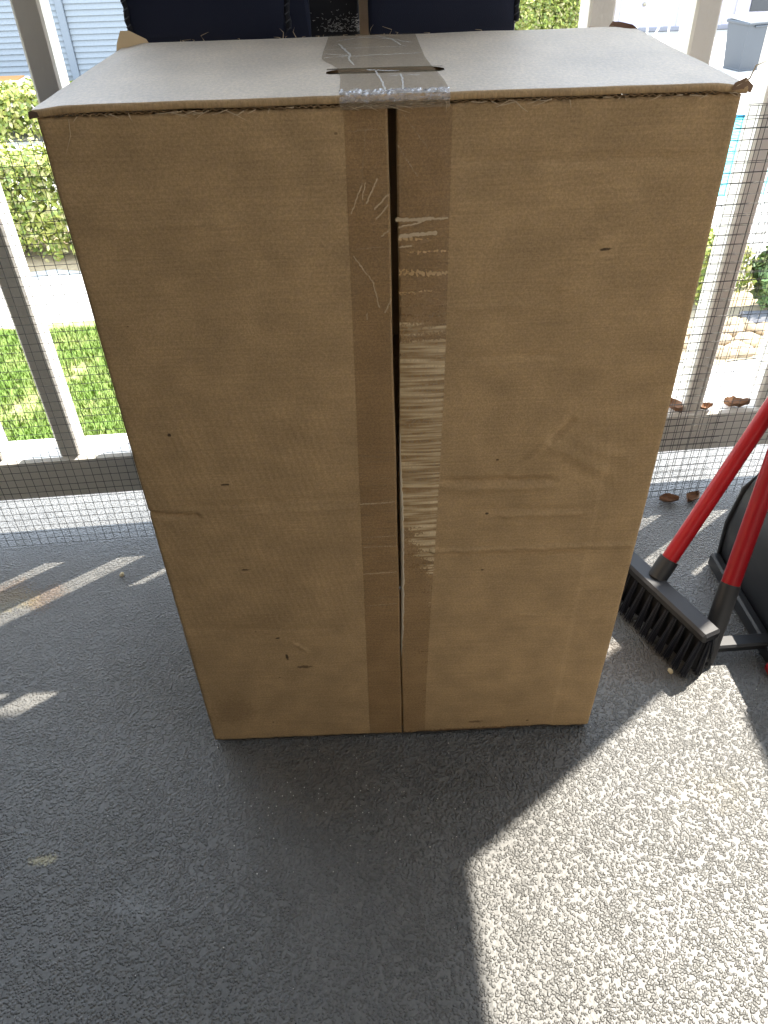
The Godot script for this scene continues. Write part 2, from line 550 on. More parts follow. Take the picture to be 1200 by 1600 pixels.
func build_grounds() -> void:
	var paving := mottled(lin(0.44, 0.42, 0.38), lin(0.56, 0.54, 0.50), 0.02, 3)
	structure("ground", sheet(-150, -220, 150, 60), mottled(lin(0.34, 0.32, 0.27), lin(0.42, 0.40, 0.34), 0.02, 8), Vector3(0, G - 0.012, 0))
	structure("concrete_path", sheet(-30, -9.15, 2.2, -6.6), paving, Vector3(0, G - 0.004, 0))
	structure("pool_terrace", sheet(2.3, -26.2, 30, -7.2), paving, Vector3(0, G - 0.004, 0))
	structure("patio", sheet(2.4, -5.95, 12, -2.0), paving, Vector3(0, G - 0.004, 0))
	structure("kerb", cbox(Vector3(30, 0.14, 0.16), 0.02), paving, Vector3(-16, G + 0.05, -15.0))
	structure("planting_bed", sheet(-12, -10.6, -2.6, -9.05, 0.2, 4), mottled(lin(0.30, 0.22, 0.13), lin(0.42, 0.33, 0.2), 0.05, 6), Vector3(0, G, 0))
	structure("gravel_bed", sheet(2.5, -8.2, 8, -5.95, 0.2, 5), mottled(lin(0.30, 0.24, 0.15), lin(0.44, 0.36, 0.24), 0.05, 7), Vector3(0, G, 0))
	# lawn: soil sheet plus blades
	structure("lawn", sheet(-12, -7.35, -1.4, -2.2, 0.3, 2), mottled(lin(0.17, 0.24, 0.05), lin(0.38, 0.32, 0.18), 0.035, 12, 0.95, 0.35), Vector3(0, G + 0.004, 0))
	var clump_v := PackedVector3Array()
	var clump_n := PackedVector3Array()
	var clump_i := PackedInt32Array()
	for k in 12:
		var a := rng.randf() * TAU
		var o := Vector3(cos(a), 0, sin(a)) * rng.randf_range(0.0, 0.045)
		var tip := o + Vector3(rng.randf_range(-0.03, 0.03), rng.randf_range(0.025, 0.06), rng.randf_range(-0.03, 0.03))
		var s := Vector3(sin(a), 0, cos(a)) * 0.004
		var b := clump_v.size()
		clump_v.append_array([o - s, o + s, tip])
		for e in 3:
			clump_n.append(Vector3(cos(a) * 0.4, 0.9, sin(a) * 0.4).normalized())
		clump_i.append_array([b, b + 1, b + 2])
	var mm := MultiMesh.new()
	mm.transform_format = MultiMesh.TRANSFORM_3D
	mm.use_colors = true
	mm.mesh = arrays(clump_v, clump_n, clump_i)
	var bare := FastNoiseLite.new()
	bare.seed = 5
	bare.frequency = 0.9
	var spots: Array[Transform3D] = []
	var tones: Array[Color] = []
	while spots.size() < 16000:
		var p := Vector3(rng.randf_range(-6.0, -1.5), G + 0.004, rng.randf_range(-7.25, -4.0))
		var q := bare.get_noise_2d(p.x * 1.6, p.z * 1.6)
		if q > 0.27 and rng.randf() < 0.8:
			continue
		spots.append(Transform3D(Basis(Vector3.UP, rng.randf() * TAU).scaled(Vector3.ONE * rng.randf_range(0.7, 1.4)), p))
		var dry := clampf(0.35 + q, 0.0, 1.0) * rng.randf()
		tones.append(Color(0.19, 0.31, 0.05).lerp(Color(0.42, 0.42, 0.16), dry))
	mm.instance_count = spots.size()
	for k in spots.size():
		mm.set_instance_transform(k, spots[k])
		mm.set_instance_color(k, tones[k])
	var grass := MultiMeshInstance3D.new()
	grass.name = "grass"
	grass.multimesh = mm
	grass.material_override = foliage_mat()
	add_child(grass)
	tag(grass, "sunlit green lawn grass with bare patches below the railing", "grass")
	grass.set_meta("kind", "stuff")
	# hedges
	var fm := foliage_mat()
	var bright := [Color(0.24, 0.30, 0.05), Color(0.36, 0.40, 0.08), Color(0.45, 0.45, 0.12), Color(0.17, 0.22, 0.05), Color(0.48, 0.44, 0.20)]
	var dark := [Color(0.06, 0.11, 0.03), Color(0.09, 0.15, 0.04), Color(0.14, 0.17, 0.05)]
	var wood := mat(lin(0.10, 0.075, 0.05), 0.9)
	var hedges := [
		["clipped yellow green hedge beside the concrete path and lawn", Vector3(-5.2, G, -9.75), Vector3(2.0, 0.62, 0.45), 15000, 0.042, bright],
		["long low hedge in front of the blue grey clapboard house", Vector3(-9.5, G, -16.6), Vector3(5.0, 0.42, 0.6), 18000, 0.055, bright],
		["bright yellow green hedge on the far side of the pool terrace", Vector3(5.6, G, -27.9), Vector3(1.25, 0.5, 0.7), 9000, 0.06, bright],
		["low green shrub behind the tan stones", Vector3(3.75, G, -7.45), Vector3(0.32, 0.35, 0.30), 2600, 0.04, bright],
		["dark leafy shrub by the white picket fence", Vector3(4.45, G, -7.1), Vector3(0.25, 0.3, 0.22), 1800, 0.04, dark]]
	for h in hedges:
		var half: Vector3 = h[2]
		var lump := half.x < 0.6
		var t := thing("shrub" if lump else "hedge", h[0], "shrub" if lump else "hedge", h[1])
		part("foliage", leaf_cloud(h[3], half, h[4], h[5], 0.10, 0.5 if lump else 0.0), fm, t, Vector3(0, half.y + 0.04, 0))
		part("inner_growth", leaf_cloud(int(h[3]) / 3, half * 0.86, float(h[4]) * 1.8, h[5], 0.06, 0.5 if lump else 0.0), fm, t, Vector3(0, half.y + 0.02, 0))
		for k in maxi(1, int(half.x * 2.0)):
			var x := 0.0 if lump else lerpf(-half.x * 0.9, half.x * 0.9, (k + 0.5) / maxf(1.0, half.x * 2.0))
			part("stem", tube([Vector3(x, -0.02, 0), Vector3(x + 0.03, half.y, 0.02), Vector3(x, half.y * 1.7, 0)], [0.03, 0.02, 0.008], 6), wood, t)
	# clapboard house on the left
	var siding := mottled(lin(0.19, 0.215, 0.235), lin(0.23, 0.255, 0.275), 0.03, 15, 0.8, 1.0)
	var house := thing("clapboard_house", "pale blue grey clapboard house beyond the long low hedge", "house", Vector3(0, G, -21.6))
	part("wall", cbox(Vector3(14, 5.6, 0.3), 0.02), siding, house, Vector3(-9.5, 2.8, -0.2))
	var board := SurfaceTool.new()
	board.begin(Mesh.PRIMITIVE_TRIANGLES)
	board.set_smooth_group(-1)
	var bp := [Vector3(0, 0, 0.0), Vector3(0, 0, 0.05), Vector3(0, 0.135, 0.012), Vector3(0, 0.135, 0.0)]
	var far := Vector3(1, 0, 0)
	for k in 4:
		var a: Vector3 = bp[k]
		var b: Vector3 = bp[(k + 1) % 4]
		face(board, [a, b, b + far, a + far], Vector3(0.5, 0.06, 0.015))
	face(board, bp, Vector3(0.5, 0.06, 0.015))
	face(board, [bp[0] + far, bp[1] + far, bp[2] + far, bp[3] + far], Vector3(0.5, 0.06, 0.015))
	board.generate_normals()
	var bm := board.commit()
	for k in 30:
		var b1 := part("clapboard", bm, siding, house, Vector3(-16.5, 0.25 + k * 0.128, -0.05))
		b1.scale = Vector3(9.05, 1, 1)
		var b2 := part("clapboard", bm, siding, house, Vector3(-7.25, 0.25 + k * 0.128, -0.05))
		b2.scale = Vector3(4.7, 1, 1)
	part("corner_board", cbox(Vector3(0.18, 4.2, 0.08), 0.01), mat(lin(0.165, 0.19, 0.215), 0.7), house, Vector3(-7.35, 2.1, 0.02))
	var pl := thing("planter_box", "cream planter box of orange soil against the clapboard house", "planter", Vector3(-8.75, G, -20.4))
	part("tub", cbox(Vector3(1.1, 0.42, 0.7), 0.03), mat(lin(0.62, 0.56, 0.46), 0.8), pl, Vector3(0, 0.21, 0))
	part("soil", cbox(Vector3(0.9, 0.04, 0.5), 0.01), mat(lin(0.45, 0.22, 0.07), 0.95), pl, Vector3(0, 0.425, 0))
	# pool house on the right
	var stucco := mottled(lin(0.44, 0.42, 0.47), lin(0.52, 0.49, 0.54), 0.02, 17, 0.9, 0.3)
	var ph := thing("pool_house", "pale lilac stucco building with plain doors behind the pool terrace", "building", Vector3(10.0, G, -27.4))
	part("wall", cbox(Vector3(9.5, 4.2, 0.4), 0.02), stucco, ph, Vector3(1.6, 2.1, -0.3))
	for dx in [-1.1, 0.75]:
		var door := part("door", cbox(Vector3(1.45, 2.2, 0.06), 0.01), mat(lin(0.40, 0.38, 0.46), 0.6), ph, Vector3(dx, 1.12, -0.085))
		part("knob", stone_mesh(3), mat(lin(0.25, 0.22, 0.15), 0.4), door, Vector3(0.0, -0.38, 0.06)).scale = Vector3.ONE * 0.06
	part("column", cbox(Vector3(0.22, 4.2, 0.22), 0.02), mat(lin(0.66, 0.62, 0.56), 0.8), ph, Vector3(1.95, 2.1, 0.05))
	part("window", cbox(Vector3(1.6, 1.5, 0.05), 0.01), mat(lin(0.03, 0.035, 0.04), 0.2), ph, Vector3(3.1, 1.2, -0.085))
	part("plinth", cbox(Vector3(9.5, 0.12, 0.08), 0.01), mat(lin(0.20, 0.2, 0.22), 0.8), ph, Vector3(1.6, 0.06, -0.06))
	var bf := thing("board_fence", "weathered grey board fence behind the bright far hedge", "fence", Vector3(4.6, G, -29.2))
	var pale := cbox(Vector3(0.145, 1.9, 0.03), 0.004)
	for k in 16:
		part("board", pale, mat(lin(0.20, 0.21, 0.21), 0.9), bf, Vector3(-1.2 + k * 0.152, 0.95, 0))
	part("fence_rail", cbox(Vector3(2.6, 0.09, 0.05), 0.004), mat(lin(0.20, 0.21, 0.21), 0.9), bf, Vector3(-0.05, 1.5, -0.045))
	# pool
	var water := mat(lin(0.10, 0.52, 0.56), 0.06)
	water.heightmap_enabled = true
	water.heightmap_texture = l8(256, 256, noise_bytes(256, 256, 0.03, FastNoiseLite.TYPE_SIMPLEX_SMOOTH, 5, 2))
	water.heightmap_scale = 3.0
	water.uv1_triplanar = true
	water.uv1_world_triplanar = true
	water.uv1_scale = Vector3(0.5, 0.5, 0.5)
	structure("pool_water", sheet(2.9, -15.9, 8.9, -10.9), water, Vector3(0, G + 0.004, 0))
	var cope := mat(lin(0.70, 0.70, 0.66), 0.7)
	var tile := mat(lin(0.03, 0.16, 0.24), 0.3)
	structure("pool_coping", cbox(Vector3(6.6, 0.07, 0.3), 0.02), cope, Vector3(5.9, G + 0.035, -16.05))
	structure("pool_coping", cbox(Vector3(6.6, 0.05, 0.3), 0.02), cope, Vector3(5.9, G + 0.025, -10.75))
	structure("pool_tile_band", cbox(Vector3(6.0, 0.05, 0.02), 0.002), tile, Vector3(5.9, G + 0.03, -15.885))
	structure("pool_tile_band", cbox(Vector3(6.0, 0.02, 0.03), 0.002), tile, Vector3(5.9, G + 0.012, -10.92))
	# pool ladder rails
	var chrome := mat(lin(0.75, 0.77, 0.78), 0.18)
	chrome.metallic = 0.9
	for k in 2:
		var x := 7.75 + k * 0.62
		var lad := thing("pool_ladder_rail", "bent chrome handrail standing at the edge of the pool terrace", "handrail", Vector3(x, G, -24.3), 0.0, "pool handrails")
		var path := []
		for s in 13:
			var a := PI * s / 12.0
			path.append(Vector3(0.23 - 0.20 * cos(a) - 0.03, 0.53 + 0.20 * sin(a), 0.16 * cos(a)))
		path.push_front(Vector3(-0.25, 0, 0.20))
		path.push_back(Vector3(0.44, 0, -0.16))
		part("rail", tube(path, [0.032], 8), chrome, lad)
	# refuse bin on the terrace
	var bin := thing("refuse_bin", "tall dark grey tapered refuse bin on the pale pool terrace", "bin", Vector3(9.55, G, -20.9), 0.3)
	var grey := mat(lin(0.055, 0.064, 0.074), 0.55)
	var bs := SurfaceTool.new()
	bs.begin(Mesh.PRIMITIVE_TRIANGLES)
	bs.set_smooth_group(-1)
	var lowc := [Vector3(-0.30, 0.02, -0.30), Vector3(0.30, 0.02, -0.30), Vector3(0.30, 0.02, 0.30), Vector3(-0.30, 0.02, 0.30)]
	var upc := [Vector3(-0.38, 1.02, -0.38), Vector3(0.38, 1.02, -0.38), Vector3(0.38, 1.02, 0.38), Vector3(-0.38, 1.02, 0.38)]
	for k in 4:
		face(bs, [lowc[k], lowc[(k + 1) % 4], upc[(k + 1) % 4], upc[k]], Vector3(0, 0.5, 0))
	face(bs, lowc, Vector3(0, 0.5, 0))
	bs.generate_normals()
	part("body", bs.commit(), grey, bin)
	part("rim", cbox(Vector3(0.84, 0.07, 0.84), 0.02), grey, bin, Vector3(0, 1.02, 0))
	part("lid", cbox(Vector3(0.80, 0.05, 0.80), 0.02), mat(lin(0.40, 0.41, 0.42), 0.5), bin, Vector3(0, 1.08, 0), Vector3(0.06, 0, 0))
	part("base", cbox(Vector3(0.62, 0.04, 0.62), 0.01), grey, bin, Vector3(0, 0.02, 0))
	part("grip", tube([Vector3(-0.2, 0.96, 0.40), Vector3(0.2, 0.96, 0.40)], [0.02], 8), grey, bin)
	# stones and picket fence on the near right
	var smesh: Array[ArrayMesh] = []
	var smat: Array[StandardMaterial3D] = []
	for k in 4:
		smesh.append(stone_mesh(40 + k))
		smat.append(mottled(lin(0.34, 0.25, 0.15), lin(0.52, 0.41, 0.27), 0.03, 50 + k, 0.9, 3.0))
	for k in 54:
		var p := Vector3(rng.randf_range(3.0, 4.5), G + 0.03, rng.randf_range(-6.75, -6.05))
		var st := part("river_stone", smesh[k % 4], smat[(k / 4) % 4], self, p, Vector3(rng.randf() * 0.4, rng.randf() * TAU, 0))
		st.scale = Vector3(rng.randf_range(0.07, 0.13), rng.randf_range(0.045, 0.08), rng.randf_range(0.06, 0.1))
		tag(st, "rounded tan stone lying in the gravel bed below the railing", "stone", "stones in the gravel bed")
	var pf := thing("picket_fence", "white picket fence at the end of the gravel bed", "fence", Vector3(5.2, G, -8.3))
	var picket := cbox(Vector3(0.05, 0.85, 0.02), 0.004)
	var wp := mat(lin(0.72, 0.70, 0.66), 0.6)
	for k in 14:
		part("picket", picket, wp, pf, Vector3(-0.45 + k * 0.10, 0.46, 0))
	for y in [0.2, 0.72]:
		part("fence_rail", cbox(Vector3(1.5, 0.06, 0.03), 0.004), wp, pf, Vector3(0.2, y, -0.026))
	for k in 2:
		part("post", cbox(Vector3(0.07, 0.95, 0.07), 0.006), wp, pf, Vector3(-0.53 + k * 1.46, 0.475, -0.0))
	var vb := thing("drain_cover", "dark grey drain box sunk among the tan stones", "drain", Vector3(4.15, G, -6.75))
	part("lid", cbox(Vector3(0.34, 0.12, 0.26), 0.02), mat(lin(0.10, 0.10, 0.105), 0.6), vb, Vector3(0, 0.05, 0))

# ---- the carton
const CW := 0.33
const CH := 1.0163
const CD := 0.3688

func kraft_image(w: int, h: int, sd: int, streak: float, tone := Vector3(181, 151, 111)) -> Array:
	var fine := noise_bytes(w, h, 0.45, FastNoiseLite.TYPE_SIMPLEX, sd, 2)
	var fib := noise_bytes(w, h, 0.16, FastNoiseLite.TYPE_SIMPLEX, sd + 1, 2)
	var blot := noise_bytes(w, h, 0.010, FastNoiseLite.TYPE_SIMPLEX_SMOOTH, sd + 2, 4)
	var lines := stretched_bytes(w, h, maxi(8, w / 40), 0.30, sd + 3)
	var px := PackedByteArray()
	px.resize(w * h * 3)
	var hp := PackedByteArray()
	hp.resize(w * h)
	for k in w * h:
		var t := 0.74 + 0.17 * (fine[k] / 255.0) + 0.13 * (fib[k] / 255.0) + 0.13 * (blot[k] / 255.0) + streak * (lines[k] / 255.0 - 0.5)
		var warm := (blot[(k * 7 + 911) % (w * h)] / 255.0 - 0.5) * 5.0
		px[k * 3] = clampi(int(tone.x * t), 0, 255)
		px[k * 3 + 1] = clampi(int(tone.y * t), 0, 255)
		px[k * 3 + 2] = clampi(int((tone.z - warm) * t), 0, 255)
		hp[k] = clampi(int(fine[k] * 0.35 + fib[k] * 0.25 + lines[k] * 0.4), 0, 255)
	return [px, hp]

func blotch(px: PackedByteArray, w: int, h: int, c: Vector2, r: Vector2, tone: Color, strength: float, grain: PackedByteArray) -> void:
	for j in range(maxi(0, int(c.y - r.y * 1.5)), mini(h, int(c.y + r.y * 1.5))):
		for i in range(maxi(0, int(c.x - r.x * 1.5)), mini(w, int(c.x + r.x * 1.5))):
			var e := Vector2((i - c.x) / r.x, (j - c.y) / r.y).length()
			var a := clampf((1.25 - e) * 2.0 - (1.0 - grain[j * w + i] / 140.0) * 1.2, 0.0, 1.0) * strength
			var o := (j * w + i) * 3
			for q in 3:
				px[o + q] = int(lerpf(px[o + q], tone[q] * 255.0, a))

func seam(y: float, s: float) -> float:
	if s < 0.0:
		return lerpf(0.0, -0.0025, smoothstep(0.25, 0.95, y)) + 0.0004 * sin(y * 23.0)
	return lerpf(0.0016, 0.0058, smoothstep(0.15, 0.95, y)) + 0.0005 * sin(y * 17.0 + 1.0)

func bulge(y: float) -> float:
	return 0.006 * sin(clampf(y / CH, 0.0, 1.0) * PI)

var creases := [
	# x0, y0, x1, y1, half width, depth
	[0.045, 0.563, 0.215, 0.558, 0.0045, -0.0022], [0.05, 0.55, 0.22, 0.547, 0.006, 0.0014],
	[0.05, 0.440, 0.33, 0.437, 0.004, 0.0020], [0.05, 0.434, 0.30, 0.430, 0.005, -0.0014],
	[0.13, 0.500, 0.27, 0.500, 0.004, 0.0016], [0.06, 0.512, 0.26, 0.508, 0.006, -0.0008],
	[0.14, 0.566, 0.19, 0.615, 0.004, 0.0012], [0.19, 0.615, 0.222, 0.655, 0.004, -0.0016], [0.17, 0.63, 0.28, 0.56, 0.012, 0.0012],
	[0.20, 0.60, 0.30, 0.53, 0.010, -0.0010], [0.22, 0.62, 0.31, 0.58, 0.010, 0.0010],
	[-0.33, 0.527, -0.27, 0.520, 0.003, -0.0026], [-0.30, 0.535, -0.05, 0.542, 0.005, -0.0008], [-0.20, 0.52, -0.02, 0.526, 0.004, 0.0007],
	[-0.17, 0.26, -0.145, 0.235, 0.003, 0.0008], [0.17, 0.30, 0.29, 0.295, 0.003, 0.0007],
	[-0.33, 0.30, -0.10, 0.286, 0.006, -0.0006], [0.06, 0.74, 0.20, 0.742, 0.005, -0.0007], [0.06, 0.80, 0.18, 0.803, 0.005, 0.0006],
	[-0.31, 0.90, -0.06, 0.905, 0.006, 0.0006], [0.05, 0.955, 0.32, 0.95, 0.006, -0.0008], [0.25, 0.93, 0.18, 0.80, 0.02, 0.0010]]

func flap_z(x: float, y: float, f: FastNoiseLite) -> float:
	var d := 0.0012 * f.get_noise_2d(x * 8.0, y * 8.0)
	var p := Vector2(x, y)
	for c in creases:
		var a := Vector2(c[0], c[1])
		var b := Vector2(c[2], c[3])
		if absf(y - (a.y + b.y) * 0.5) > 0.09 + absf(a.y - b.y):
			continue
		var t := clampf((p - a).dot(b - a) / (b - a).length_squared(), 0.0, 1.0)
		var q := a.lerp(b, t)
		q.y += 0.0022 * f.get_noise_2d(x * 40.0, a.y * 90.0)
		var e := p.distance_to(q) / float(c[4])
		if e < 3.0:
			var fade := smoothstep(0.0, 0.16, t) * smoothstep(1.0, 0.84, t) if absf(b.x) < 0.325 and absf(a.x) < 0.325 else 1.0
			d += 2.2 * float(c[5]) * exp(-e * e) * fade
	# the inner flap ends short of the right side, and the outer one is pressed in over it
	d -= 0.0011 * smoothstep(0.266, 0.273, x + 0.012 * (0.5 - y)) * smoothstep(0.66, 0.58, y)
	# quilted dents of the lower left quarter
	var quilt := smoothstep(-0.02, -0.10, x) * smoothstep(0.78, 0.62, y) * smoothstep(0.20, 0.34, y)
	quilt = maxf(quilt, 0.7 * smoothstep(0.16, 0.24, x) * smoothstep(0.72, 0.64, y) * smoothstep(0.50, 0.56, y))
	if quilt > 0.0:
		d += quilt * 0.0005 * sin((x * 0.8 + y) * 430.0 + 2.0 * f.get_noise_2d(x * 30.0, y * 30.0)) * sin((x * 1.2 - y) * 300.0)
	return d

func flap_mesh(s: float) -> ArrayMesh:
	var f := FastNoiseLite.new()
	f.seed = 77
	f.frequency = 1.0
	var cols := 112
	var rows := 330
	var p := PackedVector3Array()
	var uv := PackedVector2Array()
	for j in rows + 2:
		var jj := clampi(j - 1, 0, rows - 1)
		for i in cols + 2:
			var ii := clampi(i - 1, 0, cols - 1)
			var t := float(ii) / (cols - 1)
			var y0 := 0.0095 + 0.0026 * f.get_noise_1d(t * 9.0 + s * 40.0) + (0.004 if s > 0.0 and t > 0.55 and t < 0.8 else 0.0)
			var y1 := 1.0052 + 0.0016 * f.get_noise_1d(t * 40.0 + s * 90.0) + 0.0008 * f.get_noise_1d(t * 160.0 + s * 90.0)
			var y := lerpf(y0, y1, float(jj) / (rows - 1))
			var inner := seam(y, s)
			var outer := CW + bulge(y) * (1.0 if s > 0.0 else 0.2)
			var x := lerpf(-outer, inner, t) if s < 0.0 else lerpf(inner, outer, t)
			var z := flap_z(x, y, f)
			# edges a little rounded
			z -= 0.0012 * pow(maxf(0.0, 1.0 - (outer - absf(x)) / 0.006), 2.0)
			if i == 0 or i == cols + 1 or j == 0 or j == rows + 1:
				z = -0.0068
			p.append(Vector3(x, y, z))
			uv.append(Vector2(x / 0.68 + 0.5, 1.0 - y / 1.03))
	return grid_mesh(p, cols + 2, rows + 2, uv)

func top_y(x: float, z: float, f: FastNoiseLite) -> float:
	return CH - 0.0006 + 0.0010 * f.get_noise_2d(x * 5.0, z * 5.0) - 0.0030 * smoothstep(0.30, 0.332, absf(x))

func top_mesh(rim: bool) -> ArrayMesh:
	var f := FastNoiseLite.new()
	f.seed = 5
	f.frequency = 1.0
	var zs := PackedFloat32Array([-0.3688, -0.3688])
	var dy := PackedFloat32Array([-0.0072, -0.001])
	for k in 26:
		zs.append(lerpf(-0.366, -0.1340, k / 25.0))
		dy.append(0.0)
	for k in 10:
		zs.append(lerpf(-0.1015, -0.005, k / 9.0))
		dy.append(0.0)
	for e in [[-0.001, -0.0004], [0.0016, -0.0018], [0.0026, -0.0042], [0.0022, -0.0064], [0.0002, -0.0072], [-0.004, -0.0072]]:
		zs.append(e[0])
		dy.append(e[1])
	if rim:
		zs = zs.slice(zs.size() - 6)
		dy = dy.slice(dy.size() - 6)
	else:
		zs = zs.slice(0, zs.size() - 5)
		dy = dy.slice(0, dy.size() - 5)
	var xs := PackedFloat32Array()
	for k in 40:
		xs.append(lerpf(-0.333, -0.0645, k / 39.0))
	for k in 21:
		xs.append(lerpf(-0.0625, 0.0605, k / 20.0))
	for k in 40:
		xs.append(lerpf(0.0625, 0.334, k / 39.0))
	var cols := xs.size()
	var rows := zs.size()
	var p := PackedVector3Array()
	var uv := PackedVector2Array()
	var skip := PackedByteArray()
	skip.resize(cols * rows)
	for j in rows:
		for i in cols:
			var x := xs[i]
			var z := zs[j]
			var y := top_y(x, z, f) + dy[j]
			if z > -0.01:
				z += 0.0011 * f.get_noise_2d(x * 30.0, 2.0)
			if j <= 1 and not rim:
				z += 0.0012 * f.get_noise_2d(x * 30.0, 8.0)
				y += 0.0010 * f.get_noise_2d(x * 60.0, 8.0)
			p.append(Vector3(x, y, z))
			uv.append(Vector2(x / 0.68 + 0.5, 0.5 + z * 1.2))
	if not rim:
		for i in range(40, 60):
			skip[27 * cols + i] = 1
	return grid_mesh(p, cols, rows, uv, true, skip)

func build_carton() -> void:
	var box := thing("cardboard_box", "large brown corrugated cardboard box sealed with clear tape standing on the deck", "box")
	var w := 900
	var h := 1380
	var k := kraft_image(w, h, 60, 0.10)
	var px: PackedByteArray = k[0]
	var grain := noise_bytes(w, h, 0.09, FastNoiseLite.TYPE_SIMPLEX_SMOOTH, 66, 3)
	var at := func(x: float, y: float) -> Vector2:
		return Vector2((x / 0.68 + 0.5) * w, (1.0 - y / 1.03) * h)
	blotch(px, w, h, at.call(-0.155, 0.200), Vector2(14, 4), Color(0.24, 0.18, 0.13), 0.55, grain)
	blotch(px, w, h, at.call(-0.285, 0.09), Vector2(46, 40), Color(0.42, 0.33, 0.23), 0.2, grain)
	blotch(px, w, h, at.call(-0.225, 0.30), Vector2(60, 34), Color(0.44, 0.35, 0.24), 0.16, grain)
	blotch(px, w, h, at.call(-0.12, 0.44), Vector2(90, 60), Color(0.50, 0.41, 0.30), 0.13, grain)
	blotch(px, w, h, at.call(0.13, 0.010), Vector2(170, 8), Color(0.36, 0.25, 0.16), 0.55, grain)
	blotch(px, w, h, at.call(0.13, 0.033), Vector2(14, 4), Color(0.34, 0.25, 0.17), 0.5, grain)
	for s in [[-0.223, 0.571, 7, 2], [-0.219, 0.418, 9, 1.4], [0.224, 0.863, 7, 2], [0.12, 0.505, 3, 2], [-0.19, 0.27, 5, 2], [-0.18, 0.225, 3, 8], [0.12, 0.40, 3, 2], [0.22, 0.03, 3, 2], [-0.28, 0.65, 3, 3]]:
		blotch(px, w, h, at.call(s[0], s[1]), Vector2(s[2], s[3]), Color(0.13, 0.09, 0.06), 0.7, grain)
	for s in [[-0.219, 0.413, 10, 2], [-0.223, 0.566, 9, 2], [0.224, 0.857, 9, 2], [-0.165, 0.255, 9, 6], [-0.31, 0.515, 16, 2]]:
		blotch(px, w, h, at.call(s[0], s[1]), Vector2(s[2], s[3]), Color(0.74, 0.62, 0.46), 0.7, grain)
	for s in 6:
		blotch(px, w, h, Vector2(rng.randf() * w, rng.randf() * h), Vector2(1.6, 1.4) * rng.randf_range(0.8, 1.6), Color(0.2, 0.14, 0.09), rng.randf_range(0.2, 0.7), grain)
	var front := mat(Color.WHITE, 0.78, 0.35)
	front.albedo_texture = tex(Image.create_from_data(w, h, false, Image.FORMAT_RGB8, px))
	front.heightmap_enabled = true
	front.heightmap_texture = l8(w, h, k[1])
	front.heightmap_scale = 0.05
	part("flap", flap_mesh(-1.0), front, box)
	part("flap", flap_mesh(1.0), front, box)
	var k2 := kraft_image(700, 480, 80, 0.03, Vector3(190, 172, 147))  # paler than the front kraft: brightness of the lit top put into the colour
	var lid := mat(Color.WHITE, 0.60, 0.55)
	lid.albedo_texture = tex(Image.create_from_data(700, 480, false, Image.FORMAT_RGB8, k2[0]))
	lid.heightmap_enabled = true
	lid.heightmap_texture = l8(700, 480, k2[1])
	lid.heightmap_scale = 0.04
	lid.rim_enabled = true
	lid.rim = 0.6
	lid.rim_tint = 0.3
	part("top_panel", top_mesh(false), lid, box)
	part("folded_edge", top_mesh(true), front, box)
	var cv := PackedVector3Array()
	var cn := PackedVector3Array()
	var ci := PackedInt32Array()
	for q in [[-0.0635, 1.0, -0.1345, 1.0], [-0.0635, 1.0, -0.1010, -1.0], [0.0615, -1.0, -0.1345, 1.0], [0.0615, -1.0, -0.1010, -1.0]]:
		var b := cv.size()
		var o := Vector3(q[0], CH - 0.0012, q[2])
		cv.append_array([o, o + Vector3(q[1] * 0.016, 0, 0), o + Vector3(q[1] * 0.006, 0, q[3] * 0.005), o + Vector3(0, 0, q[3] * 0.013)])
		for e in 4:
			cn.append(Vector3.UP)
		if q[1] * q[3] > 0.0:
			ci.append_array([b, b + 1, b + 2, b, b + 2, b + 3])
		else:
			ci.append_array([b, b + 2, b + 1, b, b + 3, b + 2])
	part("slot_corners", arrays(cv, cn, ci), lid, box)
	var plain := mat(lin(0.36, 0.23, 0.115), 0.85)
	var board := mat(lin(0.30, 0.19, 0.10), 0.9)
	# slot walls, inner flaps, sides, back and bottom
	part("slot_rim", cbox(Vector3(0.127, 0.003, 0.0016), 0.0003), board, box, Vector3(-0.001, CH - 0.0030, -0.1350))
	part("slot_rim", cbox(Vector3(0.127, 0.006, 0.0016), 0.0003), board, box, Vector3(-0.001, CH - 0.0046, -0.1006))
	part("inner_flap", cbox(Vector3(0.60, 0.25, 0.006), 0.001), plain, box, Vector3(0, 0.135, -0.055))
	part("inner_flap", cbox(Vector3(0.60, 0.25, 0.006), 0.001), plain, box, Vector3(0, 0.872, -0.055))
	for s in [-1.0, 1.0]:
		var p := PackedVector3Array()
		var uv := PackedVector2Array()
		for j in 26:
			for i in 5:
				var y := lerpf(0.006, CH - 0.0085, j / 25.0)
				p.append(Vector3(s * (CW - 0.0015 + bulge(y) * (1.0 if s > 0.0 else 0.2)), y, lerpf(-CD, -0.0070, i / 4.0)))
				uv.append(Vector2(i / 4.0, 1.0 - j / 25.0))
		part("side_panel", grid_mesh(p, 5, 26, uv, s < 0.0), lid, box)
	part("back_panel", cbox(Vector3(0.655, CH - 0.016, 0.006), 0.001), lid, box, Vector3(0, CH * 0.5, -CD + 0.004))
	part("bottom_panel", cbox(Vector3(0.652, 0.006, 0.34), 0.001), board, box, Vector3(0, 0.0034, -0.190))
	# corrugated edge that shows between top panel and flaps
	var v := PackedVector3Array()
	var n := PackedVector3Array()
	var uvs := PackedVector2Array()
	var idx := PackedInt32Array()
	var path := []
	for q in 400:
		var x := lerpf(-0.329, 0.329, q / 399.0)
		path.append(Vector3(x, 1.0070 + 0.0009 * sin(x * 900.0) + 0.0004 * sin(x * 143.0), -0.0012 + 0.0010 * sin(x * 61.0)))
	tube_into(v, n, uvs, idx, path, [0.0006], 5)
	part("corrugated_edge", arrays(v, n, idx, uvs), mat(lin(0.36, 0.24, 0.13), 0.9), box)
